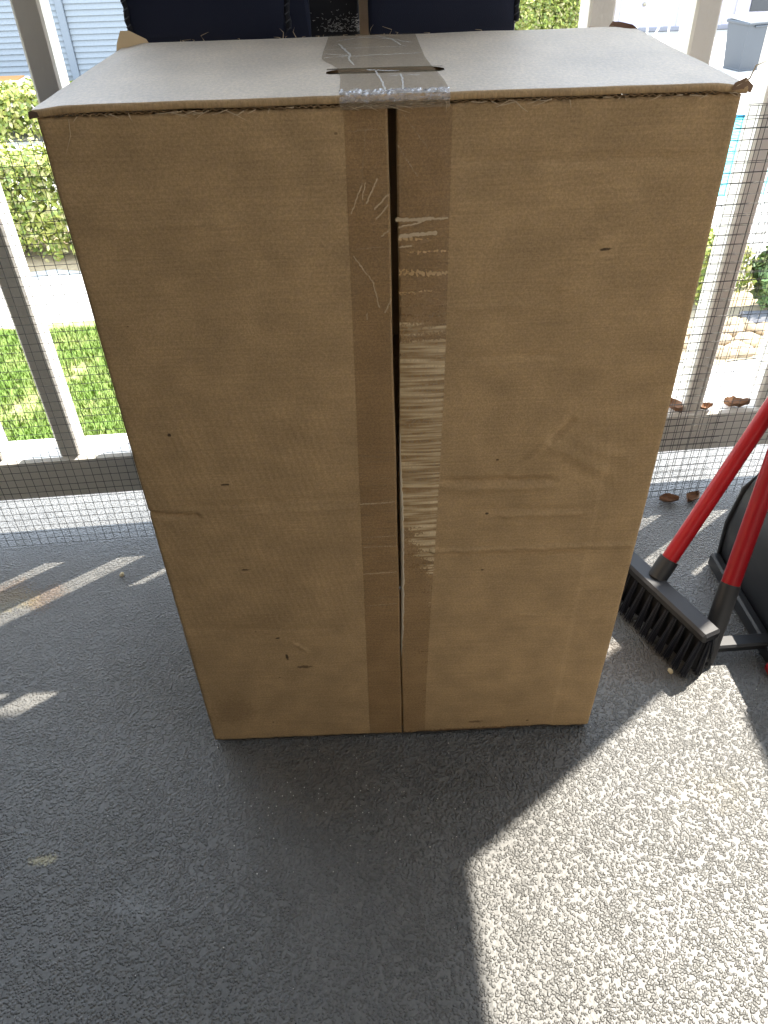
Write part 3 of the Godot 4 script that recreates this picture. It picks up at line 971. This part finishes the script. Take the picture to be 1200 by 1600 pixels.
	# torn paper fibres along the edges
	v = PackedVector3Array()
	n = PackedVector3Array()
	uvs = PackedVector2Array()
	idx = PackedInt32Array()
	for q in 46:
		var x := rng.randf_range(-0.325, 0.325)
		var len := rng.randf_range(0.006, 0.03)
		var a := Vector3(x, 1.0065 + rng.randf_range(-0.001, 0.001), 0.0016)
		var d := Vector3(rng.randf_range(-1, 1) * len, rng.randf_range(-0.35, 0.05) * len, 0.002)
		tube_into(v, n, uvs, idx, [a, a + d * 0.5 + Vector3(0, rng.randf_range(-0.001, 0.001), 0.001), a + d], [0.0005, 0.0004, 0.0001], 4, false)
	for q in 26:
		var x := rng.randf_range(-0.30, 0.05) if q < 20 else rng.randf_range(0.05, 0.31)
		var a := Vector3(x, CH - 0.001, -CD + rng.randf_range(-0.001, 0.004))
		var tall := rng.randf_range(0.001, 0.003) if q > 4 else rng.randf_range(0.006, 0.016)
		tube_into(v, n, uvs, idx, [a, a + Vector3(rng.randf_range(-0.004, 0.004), tall * 0.6, 0), a + Vector3(rng.randf_range(-0.010, 0.010), tall, 0.001)], [0.0004, 0.0003, 0.0001], 4, false)
	# long strands near the front corners
	tube_into(v, n, uvs, idx, [Vector3(0.322, 1.012, 0.002), Vector3(0.334, 1.018, 0.0), Vector3(0.338, 1.028, -0.002), Vector3(0.346, 1.031, -0.002)], [0.0009, 0.0009, 0.0007, 0.0002], 5, false)
	tube_into(v, n, uvs, idx, [Vector3(-0.30, 1.004, 0.002), Vector3(-0.302, 0.990, 0.003), Vector3(-0.311, 0.974, 0.0025)], [0.0003, 0.0003, 0.0001], 4, false)
	var fib := part("torn_fibres", arrays(v, n, idx, uvs), mat(lin(0.56, 0.43, 0.28), 0.95), box)
	fib.set_meta("kind", "stuff")
	# torn corners: small bent scraps
	var scrap := func(pts: Array, tone: Color) -> void:
		var pp := PackedVector3Array()
		var uu := PackedVector2Array()
		for q in pts:
			pp.append(q)
			uu.append(Vector2(q.x, q.y))
		part("torn_corner", grid_mesh(pp, 3, pts.size() / 3, uu), mat(tone, 0.9), box)
	scrap.call([Vector3(-0.340, 1.004, -0.345), Vector3(-0.326, 1.012, -0.356), Vector3(-0.300, 1.013, -0.371),
		Vector3(-0.337, 1.018, -0.350), Vector3(-0.324, 1.026, -0.362), Vector3(-0.304, 1.019, -0.373),
		Vector3(-0.331, 1.031, -0.356), Vector3(-0.322, 1.030, -0.364), Vector3(-0.309, 1.021, -0.373)], lin(0.58, 0.42, 0.24))
	scrap.call([Vector3(0.300, 1.010, -0.374), Vector3(0.318, 1.012, -0.372), Vector3(0.338, 1.008, -0.362),
		Vector3(0.302, 1.016, -0.378), Vector3(0.318, 1.018, -0.376), Vector3(0.336, 1.013, -0.366),
		Vector3(0.306, 1.020, -0.381), Vector3(0.316, 1.0195, -0.380), Vector3(0.330, 1.017, -0.370)], lin(0.16, 0.08, 0.045))
	scrap.call([Vector3(0.318, 1.009, 0.004), Vector3(0.328, 1.010, 0.003), Vector3(0.339, 1.005, -0.002),
		Vector3(0.320, 1.015, 0.002), Vector3(0.330, 1.019, 0.001), Vector3(0.341, 1.011, -0.004)], lin(0.20, 0.12, 0.07))
	scrap.call([Vector3(-0.336, 1.005, 0.003), Vector3(-0.332, 1.006, 0.004), Vector3(-0.326, 1.007, 0.003),
		Vector3(-0.336, 1.011, 0.001), Vector3(-0.332, 1.012, 0.002), Vector3(-0.327, 1.011, 0.003)], lin(0.13, 0.08, 0.05))
	build_tape(box)

func build_tape(box: Node3D) -> void:
	# film on the front, edge to edge over the seam
	var f := FastNoiseLite.new()
	f.seed = 77
	f.frequency = 1.0
	var cols := 40
	var rows := 860
	var p := PackedVector3Array()
	var uv := PackedVector2Array()
	for j in rows:
		var y := lerpf(0.011, 1.006, float(j) / (rows - 1))
		var l := lerpf(-0.0565, -0.044, y)
		var r := lerpf(0.041, 0.0585, smoothstep(0.0, 0.8, y))
		for i in cols:
			var t := float(i) / (cols - 1)
			var x := lerpf(l, r, t)
			var sag := 0.0
			if x > seam(y, 1.0):
				sag = 0.0011 * smoothstep(0.90, 0.76, y) * smoothstep(0.25, 0.42, y) * (0.5 + 0.5 * f.get_noise_2d(x * 18.0, y * 150.0)) * smoothstep(0.0, 0.012, x - seam(y, 1.0)) * smoothstep(0.0, 0.01, r - x)
			p.append(Vector3(x, y, maxf(flap_z(x, y, f), -0.0006) + 0.0006 + sag + 0.00012 * f.get_noise_2d(x * 60.0, y * 140.0)))
			uv.append(Vector2(t, 1.0 - float(j) / (rows - 1)))
	var w := 260
	var h := 1600
	var g1 := noise_bytes(w, h, 0.09, FastNoiseLite.TYPE_SIMPLEX, 91, 3)
	var g2 := stretched_bytes(w, h, 9, 0.11, 92)
	var g3 := stretched_bytes(w, h, 14, 0.035, 93)
	var px := PackedByteArray()
	px.resize(w * h * 4)
	for j in h:
		var y := lerpf(1.006, 0.011, float(j) / (h - 1))
		var l := lerpf(-0.0565, -0.044, y)
		var r := lerpf(0.041, 0.0585, smoothstep(0.0, 0.8, y))
		var sl := seam(y, -1.0)
		var sr := seam(y, 1.0)
		var loose := smoothstep(0.80, 0.76, y) * smoothstep(0.52, 0.60, y)
		var speck := smoothstep(0.60, 0.54, y) * smoothstep(0.30, 0.44, y)
		var torn := smoothstep(0.90, 0.86, y) * (1.0 - smoothstep(0.80, 0.76, y))
		for i in w:
			var x := lerpf(l, r, float(i) / (w - 1))
			var o := (j * w + i)
			var c := Color(0.56, 0.40, 0.23)
			var a := 0.26
			var band := g2[o] / 255.0
			var wide := g3[o] / 255.0
			var grit := g1[o] / 255.0
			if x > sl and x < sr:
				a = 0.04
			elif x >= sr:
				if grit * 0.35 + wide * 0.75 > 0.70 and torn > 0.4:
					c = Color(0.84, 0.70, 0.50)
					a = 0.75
				var lift_glare := smoothstep(0.875, 0.70, y) * smoothstep(0.34, 0.56, y)
				var cover := lift_glare * 1.15 + 0.5 * (grit - 0.5) + 0.75 * (wide - 0.5) + 0.35 * (band - 0.5)
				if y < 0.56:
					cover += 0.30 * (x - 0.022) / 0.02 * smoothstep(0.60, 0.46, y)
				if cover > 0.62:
					c = Color(0.93, 0.83, 0.66).lerp(Color(0.62, 0.49, 0.32), clampf(band * 1.9 - 0.6 + 0.5 * (grit - 0.5), 0.0, 1.0))  # whitish loose film, with its glare and glints put into the colour
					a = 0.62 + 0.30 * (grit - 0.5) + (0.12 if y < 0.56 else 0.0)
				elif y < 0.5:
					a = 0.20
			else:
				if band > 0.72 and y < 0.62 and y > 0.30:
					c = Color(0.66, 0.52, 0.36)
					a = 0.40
			px[o * 4] = int(c.r * 255.0)
			px[o * 4 + 1] = int(c.g * 255.0)
			px[o * 4 + 2] = int(c.b * 255.0)
			px[o * 4 + 3] = int(a * 255.0)
	# single scratches and lifted creases in the film: x0, y0, x1, y1 in metres, thickness in pixels
	var marks := [[-0.042, 0.908, -0.030, 0.935, 1.3], [-0.030, 0.935, -0.024, 0.985, 0.6], [-0.026, 0.918, -0.014, 0.941, 1.5], [-0.018, 0.912, -0.003, 0.926, 1.5], [-0.016, 0.902, -0.004, 0.915, 1.3],
		[-0.030, 0.922, -0.026, 0.938, 1.0], [-0.040, 0.985, -0.012, 0.986, 0.6], [0.012, 0.998, 0.036, 0.968, 0.7], [0.006, 0.972, 0.026, 0.942, 0.8],
		[0.004, 0.9005, 0.040, 0.900, 3.2], [0.036, 0.901, 0.057, 0.900, 2.0], [0.006, 0.893, 0.030, 0.897, 1.2], [0.007, 0.8835, 0.046, 0.886, 3.4], [0.006, 0.872, 0.020, 0.8735, 1.0],
		[-0.042, 0.865, -0.022, 0.835, 1.0], [-0.022, 0.835, -0.016, 0.806, 1.4], [-0.010, 0.800, -0.003, 0.814, 1.4], [-0.030, 0.800, -0.030, 0.792, 1.2], [-0.038, 0.872, -0.008, 0.873, 0.6],
		[-0.012, 0.884, -0.004, 0.89, 0.9], [-0.05, 0.470, -0.004, 0.472, 1.0], [-0.05, 0.452, -0.002, 0.453, 1.0], [-0.052, 0.400, -0.003, 0.402, 1.3], [-0.05, 0.335, -0.004, 0.337, 1.0], [-0.05, 0.53, -0.004, 0.532, 1.2],
		[0.004, 0.26, 0.014, 0.17, 0.7], [0.004, 0.24, 0.011, 0.19, 0.6]]
	for m in marks:
		for q in 240:
			var t := q / 239.0
			var y := lerpf(m[1], m[3], t) + 0.0012 * f.get_noise_1d(t * 5.0 + float(m[1]) * 90.0)
			var x := lerpf(m[0], m[2], t) + 0.0012 * f.get_noise_1d(t * 4.0 + float(m[0]) * 70.0)
			var l := lerpf(-0.0565, -0.044, y)
			var r := lerpf(0.041, 0.0585, smoothstep(0.0, 0.8, y))
			var ci := (x - l) / (r - l) * (w - 1)
			var cj := (1.006 - y) / 0.995 * (h - 1)
			var rad := float(m[4]) * (0.55 + 0.75 * absf(f.get_noise_1d(t * 30.0 + float(m[1]) * 300.0)) * 1.6)
			for dj in range(-4, 5):
				for di in range(-4, 5):
					if di * di + dj * dj > rad * rad + 0.3:
						continue
					var i := int(ci) + di
					var j := int(cj) + dj
					if i < 0 or j < 0 or i >= w or j >= h:
						continue
					var o := (j * w + i) * 4
					px[o] = 226
					px[o + 1] = 202
					px[o + 2] = 166
					px[o + 3] = 165
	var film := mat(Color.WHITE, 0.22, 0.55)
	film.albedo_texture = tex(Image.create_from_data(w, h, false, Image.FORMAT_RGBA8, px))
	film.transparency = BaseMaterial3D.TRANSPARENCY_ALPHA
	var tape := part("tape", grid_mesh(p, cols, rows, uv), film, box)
	# the film has let go along the right side of the seam and its edge curls out
	var lip := PackedVector3Array()
	var lipuv := PackedVector2Array()
	for j in 150:
		var y := lerpf(0.22, 0.64, j / 149.0)
		var grow := smoothstep(0.22, 0.30, y) * smoothstep(0.64, 0.50, y)
		var wide := (0.0012 + 0.0034 * grow) * (1.0 + 0.45 * f.get_noise_1d(y * 60.0))
		for i in 5:
			var t := i / 4.0
			lip.append(Vector3(seam(y, 1.0) + 0.0002 + wide * t * 0.9, y, 0.0016 + 0.0020 * grow * sin(t * 2.4) + 0.0004 * f.get_noise_2d(y * 200.0, t * 4.0)))
			lipuv.append(Vector2(t, y))
	var curl := mat(Color(0.84, 0.79, 0.70, 0.72), 0.26, 0.6)
	curl.transparency = BaseMaterial3D.TRANSPARENCY_ALPHA
	part("curled_tape_edge", grid_mesh(lip, 5, 150, lipuv), curl, box)
	tape.set_meta("label", "clear amber packing tape over the front seam, wrinkled and lifting")
	# film over the top panel, folded down over the front edge
	cols = 50
	rows = 90
	p = PackedVector3Array()
	uv = PackedVector2Array()
	var tf := FastNoiseLite.new()
	tf.seed = 5
	tf.frequency = 1.0
	var kn := FastNoiseLite.new()
	kn.seed = 9
	kn.frequency = 1.0
	for j in rows:
		var s := float(j) / (rows - 1)
		for i in cols:
			var t := float(i) / (cols - 1)
			var z: float
			var y: float
			var crinkle := 0.0
			if s < 0.86:
				z = lerpf(-0.366, -0.006, s / 0.86)
			else:
				z = lerpf(-0.006, 0.0040, sin((s - 0.86) / 0.14 * PI * 0.5))
			var l := -0.047 - 0.019 * smoothstep(-0.12, -0.20, z) + 0.006 * smoothstep(-0.2, -0.37, z) * 0.5 - 0.004 * smoothstep(-0.06, -0.14, z)
			var r := 0.0555 - 0.010 * smoothstep(-0.02, -0.20, z)
			var x := lerpf(l, r, t)
			y = top_y(x, z, tf) + 0.0009
			if s >= 0.86:
				var q := (s - 0.86) / 0.14
				y -= 0.0125 * (1.0 - cos(q * PI * 0.5))
				crinkle = 0.0016 * sin(q * PI)
			else:
				crinkle = 0.0005 * smoothstep(0.6, 0.85, s)
			y += 0.00025 * kn.get_noise_2d(x * 50.0, z * 120.0) + crinkle * kn.get_noise_2d(x * 160.0 + z * 60.0, s * 40.0)
			z += crinkle * kn.get_noise_2d(x * 220.0 + 50.0, s * 60.0)
			p.append(Vector3(x, y, z))
			uv.append(Vector2(t, s))
	w = 420
	h = 700
	var c1 := noise_bytes(w, h, 0.05, FastNoiseLite.TYPE_SIMPLEX_SMOOTH, 95, 3)
	px = PackedByteArray()
	px.resize(w * h * 4)
	for o in w * h:
		var tone := 0.9 + 0.2 * (c1[o] / 255.0)
		px[o * 4] = int(160 * tone)
		px[o * 4 + 1] = int(142 * tone)
		px[o * 4 + 2] = int(116 * tone)
		px[o * 4 + 3] = 105
	var lines2 := [[0.02, 0.40, 0.98, 0.37, 1.6], [0.02, 0.34, 0.25, 0.38, 1.5], [0.14, 0.17, 0.28, 0.37, 2.2], [0.28, 0.37, 0.22, 0.52, 2.0], [0.0, 0.27, 0.85, 0.24, 1.2], [0.10, 0.12, 0.35, 0.06, 1.4], [0.35, 0.05, 0.72, 0.10, 1.8], [0.72, 0.10, 0.80, 0.22, 2.0], [0.55, 0.03, 0.92, 0.18, 1.8], [0.05, 0.19, 0.4, 0.18, 1.0],
		[0.38, 0.62, 0.42, 0.85, 2.2], [0.62, 0.66, 0.58, 0.85, 2.0], [0.30, 0.60, 0.62, 0.62, 1.6], [0.5, 0.68, 0.8, 0.68, 1.2]]
	for m in lines2:
		for q in 360:
			var t := q / 359.0
			var cu := (lerpf(m[0], m[2], t) + 0.012 * kn.get_noise_1d(t * 6.0 + float(m[1]) * 50.0)) * w
			var cv := (lerpf(m[1], m[3], t) + 0.010 * kn.get_noise_1d(t * 5.0 + float(m[0]) * 50.0)) * h
			var rad := 1.5 * float(m[4]) * (0.5 + absf(kn.get_noise_1d(t * 25.0 + float(m[1]) * 200.0)) * 1.8)
			for dj in range(-4, 5):
				for di in range(-4, 5):
					if di * di + dj * dj > rad * rad + 0.3:
						continue
					var i := int(cu) + di
					var j := int(cv) + dj
					if i < 0 or j < 0 or i >= w or j >= h:
						continue
					var o := (j * w + i) * 4
					px[o] = 235
					px[o + 1] = 232
					px[o + 2] = 226
					px[o + 3] = 190
	var film2 := mat(Color.WHITE, 0.26, 0.6)
	film2.albedo_texture = tex(Image.create_from_data(w, h, false, Image.FORMAT_RGBA8, px))
	film2.transparency = BaseMaterial3D.TRANSPARENCY_ALPHA
	part("tape", grid_mesh(p, cols, rows, uv, true), film2, box)
	# the crumpled fold itself is loose film, whitish where it is creased
	p = PackedVector3Array()
	uv = PackedVector2Array()
	for j in 14:
		for i in 90:
			var q := j / 13.0
			var x := lerpf(-0.0475, 0.0560, i / 89.0)
			var a := q * PI * 0.55
			var rr := 0.0062 + 0.0030 * kn.get_noise_2d(x * 110.0 + q * 2.0, q * 5.0) + 0.0014 * kn.get_noise_2d(x * 420.0, q * 8.0)
			p.append(Vector3(x, CH - 0.0052 + rr * cos(a), -0.002 + rr * sin(a) + (q - 1.0) * 0.010 * (1.0 - q)))
			uv.append(Vector2(i / 89.0, q))
	var fold := mat(Color(0.86, 0.88, 0.92, 0.22), 0.12, 0.6)
	fold.transparency = BaseMaterial3D.TRANSPARENCY_ALPHA
	part("tape_fold", grid_mesh(p, 90, 14, uv, true), fold, box)

# ---- navy folding chair that stands folded behind the carton
func panel_mesh(half: Vector3, corner: float, puff: float) -> ArrayMesh:
	# rounded pad: outline swept from back to front, with a puffed face
	var ring := []
	for q in 4:
		var c := Vector2(half.x - corner, half.y - corner) * Vector2([1, -1, -1, 1][q], [1, 1, -1, -1][q])
		for e in 7:
			var a := (q + e / 6.0) * PI * 0.5
			ring.append(c + Vector2(cos(a), sin(a)) * corner)
	var p := PackedVector3Array()
	var uv := PackedVector2Array()
	var steps := [[0.0, -half.z], [0.96, -half.z], [1.0, -half.z * 0.5], [1.0, half.z * 0.4], [0.985, half.z * 0.85], [0.94, half.z], [0.6, half.z + puff], [0.0, half.z + puff * 1.2]]
	for s in steps:
		for k in ring.size() + 1:
			var c: Vector2 = ring[k % ring.size()] * float(s[0])
			p.append(Vector3(c.x, c.y, s[1]))
			uv.append(c)
	return grid_mesh(p, ring.size() + 1, steps.size(), uv)

func build_chair() -> void:
	var navy := mat(lin(0.010, 0.014, 0.034), 0.75, 0.4)
	navy.heightmap_enabled = true
	navy.heightmap_texture = l8(256, 256, noise_bytes(256, 256, 0.4, FastNoiseLite.TYPE_SIMPLEX, 3, 2))
	navy.heightmap_scale = 0.05
	navy.uv1_triplanar = true
	navy.uv1_scale = Vector3(9, 9, 9)
	navy.rim_enabled = true
	navy.rim = 0.12
	var black := mat(lin(0.008, 0.009, 0.014), 0.7, 0.4)
	var ch := thing("folding_chair", "folded navy fabric chair with stitched dark edging standing behind the cardboard box", "chair", Vector3(-0.075, 0, -0.425))
	# left pad, its folded side, the recessed middle pad and the right pad
	part("fabric_panel", panel_mesh(Vector3(0.106, 0.235, 0.012), 0.022, 0.006), navy, ch, Vector3(-0.152, 1.240, 0))
	part("fabric_panel", panel_mesh(Vector3(0.022, 0.245, 0.009), 0.004, 0.002), navy, ch, Vector3(-0.040, 1.225, -0.014))
	part("fabric_panel", panel_mesh(Vector3(0.083, 0.30, 0.008), 0.004, 0.001), black, ch, Vector3(-0.034, 1.18, -0.034))
	part("fabric_panel", panel_mesh(Vector3(0.099, 0.238, 0.012), 0.022, 0.006), navy, ch, Vector3(0.160, 1.225, 0))
	part("sun_block_panel", panel_mesh(Vector3(0.34, 0.38, 0.010), 0.03, 0.003), navy, ch, Vector3(-0.075, 0.56, -0.045))  # hidden panel added behind the box to block one stripe of sun
	part("wood_slat", cbox(Vector3(0.034, 0.62, 0.012), 0.002), mottled(lin(0.60, 0.43, 0.26), lin(0.70, 0.52, 0.33), 0.03, 23, 0.6, 4.0), ch, Vector3(0.060, 1.17, -0.055))
	# stitched edging: a cord with raised stitches
	for e in [[-0.2585, 1.0], [-0.0465, 1.0], [0.2595, 1.0]]:
		var path := []
		for k in 60:
			path.append(Vector3(float(e[0]) + 0.0012 * sin(k * 2.1), 1.02 + k * 0.0075, 0.009 + 0.0008 * cos(k * 2.1)))
		var ed := part("edging", tube(path, [0.0042], 6), black, ch)
		var v := PackedVector3Array()
		var n := PackedVector3Array()
		var u := PackedVector2Array()
		var idx := PackedInt32Array()
		for k in 48:
			var c := Vector3(e[0], 1.02 + k * 0.0093, 0.0130)
			tube_into(v, n, u, idx, [c + Vector3(-0.003, -0.002, 0), c + Vector3(0.003, 0.002, 0)], [0.0008], 4, false)
		part("stitching", arrays(v, n, idx, u), mat(lin(0.06, 0.065, 0.08), 0.8), ed).set_meta("kind", "stuff")
	var steel := mat(lin(0.05, 0.05, 0.055), 0.4)
	for x in [-0.22, 0.22]:
		part("leg", tube([Vector3(x, 0.0, -0.03), Vector3(x, 1.40, -0.03)], [0.011], 8), steel, ch)
	part("frame_bar", tube([Vector3(-0.22, 1.38, -0.03), Vector3(0.22, 1.38, -0.03)], [0.011], 8), steel, ch)
	part("frame_bar", tube([Vector3(-0.22, 0.60, -0.03), Vector3(0.22, 0.60, -0.03)], [0.011], 8), steel, ch)
	# pale lint caught on the middle pad
	var v := PackedVector3Array()
	var n := PackedVector3Array()
	var u := PackedVector2Array()
	var idx := PackedInt32Array()
	for k in 220:
		var c := Vector3(0.012 + clampf(rng.randfn(0.012, 0.018), -0.04, 0.034), 1.010 + absf(rng.randfn(0.0, 0.011)), -0.0235)
		var a := rng.randf() * PI
		tube_into(v, n, u, idx, [c, c + Vector3(cos(a), sin(a) * 0.6, 0.2) * rng.randf_range(0.001, 0.004)], [0.00028], 3, false)
	part("lint", arrays(v, n, idx, u), mat(lin(0.36, 0.37, 0.38), 0.9), ch).set_meta("kind", "stuff")

# ---- red handled push broom leaning on the railing
func build_broom() -> void:
	var along := Vector3(0.40, 0, 0.917).normalized()
	var turn := atan2(along.x, along.z)   # local z runs along the head
	var br := thing("push_broom", "black bristled push broom with a glossy red handle leaning on the railing beside the box", "broom", Vector3(0.505, 0, -0.245), turn)
	var plastic := mat(lin(0.020, 0.020, 0.022), 0.45)
	var bristle := mat(lin(0.009, 0.011, 0.020), 0.36)
	var red := mottled(lin(0.34, 0.008, 0.012), lin(0.42, 0.011, 0.015), 0.02, 90, 0.36, 3.0)
	red.metallic_specular = 0.35
	red.clearcoat_enabled = true
	red.clearcoat = 0.15
	red.clearcoat_roughness = 0.2
	part("head_block", cbox(Vector3(0.040, 0.022, 0.305), 0.005), plastic, br, Vector3(0, 0.106, 0))
	part("bristle_core", cbox(Vector3(0.026, 0.088, 0.290), 0.006), mat(lin(0.006, 0.006, 0.008), 0.9), br, Vector3(0.002, 0.050, 0))
	# tufts, each one a flared bundle
	var tuft := SurfaceTool.new()
	tuft.begin(Mesh.PRIMITIVE_TRIANGLES)
	tuft.set_smooth_group(-1)
	for k in 22:
		var a := TAU * k * 0.382
		var rr := sqrt((k + 0.5) / 22.0)
		var top := Vector3(cos(a), 0, sin(a)) * 0.0034 * rr
		var end := Vector3(cos(a) * 0.0076 * rr, -0.088 + 0.004 * sin(k * 2.7), sin(a) * 0.0076 * rr)
		var e1 := Vector3(cos(a), 0, sin(a)) * 0.0009
		var e2 := Vector3(-sin(a), 0, cos(a)) * 0.0009
		var mid := (top + end) * 0.5
		face(tuft, [top + e1, end + e1, end + e2, top + e2], mid)
		face(tuft, [top + e2, end + e2, end - e1, top - e1], mid)
		face(tuft, [top - e1, end - e1, end - e2, top - e2], mid)
		face(tuft, [top - e2, end - e2, end + e1, top + e1], mid)
	tuft.generate_normals()
	var tm := tuft.commit()
	for row in 3:
		for k in 14:
			var lean := [-0.20, 0.0, 0.16][row] as float
			var t := part("tuft", tm, bristle, br, Vector3([-0.014, 0.002, 0.015][row], 0.092, -0.143 + k * 0.022 + (0.006 if row == 1 else 0.0)), Vector3(rng.randf_range(-0.05, 0.05), 0, lean + rng.randf_range(-0.03, 0.03)))
			t.scale.y = 0.99
	# handle in world terms, then into the broom's own frame
	var inv := br.transform.affine_inverse()
	var base := Vector3(0.517, 0.118, -0.262)
	var dir := Vector3(0.176, 0.293, -0.115).normalized()
	part("socket", tube([inv * (base - dir * 0.01), inv * (base + dir * 0.034)], [0.019, 0.019], 14), plastic, br)
	part("handle", tube([inv * (base + dir * 0.03), inv * (base + dir * 1.20)], [0.0155, 0.0155], 18), red, br)

# ---- upright dustpan with its own red handle
func build_dustpan() -> void:
	var turn := 0.04
	var dp := thing("dustpan", "black upright dustpan with a red handle standing beside the push broom", "dustpan", Vector3(0.832, 0, -0.255), turn)
	var black := mat(lin(0.018, 0.019, 0.021), 0.38)
	var red := mottled(lin(0.27, 0.007, 0.011), lin(0.34, 0.010, 0.014), 0.02, 91, 0.38, 3.0)
	red.metallic_specular = 0.35
	red.clearcoat_enabled = true
	red.clearcoat = 0.1
	red.clearcoat_roughness = 0.25
	# shell: cross-section in x (mouth at -x), swept along z
	var prof := [Vector2(0.125, 0.004), Vector2(0.05, 0.005), Vector2(-0.08, 0.006), Vector2(-0.118, 0.02), Vector2(-0.124, 0.12), Vector2(-0.112, 0.21), Vector2(-0.08, 0.265), Vector2(-0.02, 0.290), Vector2(0.04, 0.296)]
	var p := PackedVector3Array()
	var uv := PackedVector2Array()
	for side in 2:
		for k in prof.size():
			var q: Vector2 = prof[k] if side == 0 else prof[prof.size() - 1 - k]
			for e in 7:
				var zz := lerpf(-0.15, 0.15, e / 6.0)
				var c := q if side == 0 else q + (q - Vector2(0, 0.10)).normalized() * -0.005
				p.append(Vector3(c.x, maxf(c.y, 0.002), zz))
				uv.append(Vector2(e / 6.0, k / 8.0))
	part("shell", grid_mesh(p, 7, prof.size() * 2, uv), black, dp)
	for s in [-1, 1]:
		var st := SurfaceTool.new()
		st.begin(Mesh.PRIMITIVE_TRIANGLES)
		st.set_smooth_group(-1)
		for k in prof.size() - 1:
			for zz in [0.150, 0.155]:
				var a: Vector2 = prof[k]
				var b: Vector2 = prof[k + 1]
				face(st, [Vector3(a.x, a.y, s * zz), Vector3(b.x, b.y, s * zz), Vector3(0.06, 0.09, s * zz)], Vector3(0, 0.1, s * (0.1525 if zz > 0.152 else 0.2)))
		st.generate_normals()
		part("side_wall", st.commit(), black, dp)
		var rim := []
		for k in range(2, prof.size()):
			var a: Vector2 = prof[k]
			rim.append(Vector3(a.x, a.y, s * 0.1525))
		rim.append(Vector3(0.06, 0.09, s * 0.1525))
		rim.append(Vector3(0.125, 0.008, s * 0.1525))
		part("rim", tube(rim, [0.0055], 8), black, dp)
	part("lip", cbox(Vector3(0.02, 0.034, 0.31), 0.004), black, dp, Vector3(-0.128, 0.019, 0))
	part("foot_pedal", cbox(Vector3(0.018, 0.020, 0.03), 0.006), red, dp, Vector3(-0.140, 0.013, 0.150))
	var inv := dp.transform.affine_inverse()
	var base := Vector3(0.597, 0.055, -0.156)
	var dir := Vector3(0.0795, 0.269, -0.128).normalized()
	part("socket", tube([inv * (base - dir * 0.05), inv * (base + dir * 0.105)], [0.0185, 0.0185], 14), mat(lin(0.022, 0.022, 0.023), 0.5), dp)
	part("bracket", cbox(Vector3(0.12, 0.018, 0.03), 0.004), black, dp, inv * Vector3(0.66, 0.030, -0.155))
	part("handle", tube([inv * (base + dir * 0.10), inv * (base + dir * 1.12)], [0.0170, 0.0170], 18), red, dp)

# ---- fallen leaves and crumbs
func leaf_mesh(sd: int) -> ArrayMesh:
	var f := FastNoiseLite.new()
	f.seed = sd
	f.frequency = 1.0
	var p := PackedVector3Array()
	var uv := PackedVector2Array()
	for j in 9:
		for i in 7:
			var u := j / 8.0
			var wdt := sin(PI * pow(u, 0.8)) * 0.42 + 0.02
			var t := i / 6.0 * 2.0 - 1.0
			p.append(Vector3(t * wdt * (1.0 - 0.25 * absf(t)), 0.25 * t * t + 0.30 * pow(u - 0.4, 2.0) + 0.10 * f.get_noise_2d(t * 2.0, u * 3.0), u - 0.5))
			uv.append(Vector2(t, u))
	return grid_mesh(p, 7, 9, uv, true)

func build_small() -> void:
	var brown := mottled(lin(0.14, 0.065, 0.03), lin(0.28, 0.15, 0.08), 0.06, 71, 0.8, 12.0)
	var spots := [
		["curled brown dry leaf lying on the bottom rail next to the box", Vector3(0.652, 0.2325, -0.672), 0.055, 0.3],
		["small crumpled brown leaf at the foot of a baluster", Vector3(0.722, 0.2325, -0.668), 0.036, 1.7],
		["pale flat dry leaf on the sunlit bottom rail", Vector3(0.795, 0.2325, -0.676), 0.055, 1.3],
		["brown dry leaf on the deck beside the sunlit strip", Vector3(0.675, 0.001, -0.625), 0.045, 1.4],
		["curled brown leaf on the deck under the broom handle", Vector3(0.735, 0.001, -0.63), 0.045, 2.2]]
	for k in spots.size():
		var s: Array = spots[k]
		var l := part("dry_leaf", leaf_mesh(k + 3), brown, self, s[1], Vector3(0, s[3], 0))
		l.scale = Vector3.ONE * float(s[2])
		tag(l, s[0], "leaf", "fallen dry leaves")
	var crumbs := [Vector3(0.515, 0, -0.115), Vector3(-0.60, 0, -0.44), Vector3(-0.43, 0, -0.41)]
	var cm := mat(lin(0.55, 0.45, 0.28), 0.9)
	for k in crumbs.size():
		var c := part("crumb", stone_mesh(60 + k), cm, self, crumbs[k] + Vector3(0, 0.003, 0))
		c.scale = Vector3(0.005, 0.0035, 0.007)
		tag(c, "tiny pale crumb of debris lying on the grey deck", "debris", "crumbs on the deck")
	# pale grit caught in the coating
	var mm := MultiMesh.new()
	mm.transform_format = MultiMesh.TRANSFORM_3D
	mm.mesh = stone_mesh(70)
	mm.instance_count = 420
	for k in 420:
		var p := Vector3(rng.randf_range(-0.98, 0.95), 0.0012, rng.randf_range(-0.5, 0.6))
		if k % 3 == 0:
			p = Vector3(-0.12 + rng.randfn(0.0, 0.12), 0.0012, 0.10 + rng.randfn(0.0, 0.06))
		mm.set_instance_transform(k, Transform3D(Basis(Vector3.UP, rng.randf() * TAU).scaled(Vector3(1.0, 0.7, 1.0) * rng.randf_range(0.0004, 0.0013)), p))
	var grit := MultiMeshInstance3D.new()
	grit.name = "grit"
	grit.multimesh = mm
	grit.material_override = mat(lin(0.50, 0.49, 0.45), 0.8)
	add_child(grit)
	tag(grit, "fine pale grit scattered over the grey deck coating", "grit")
	grit.set_meta("kind", "stuff")
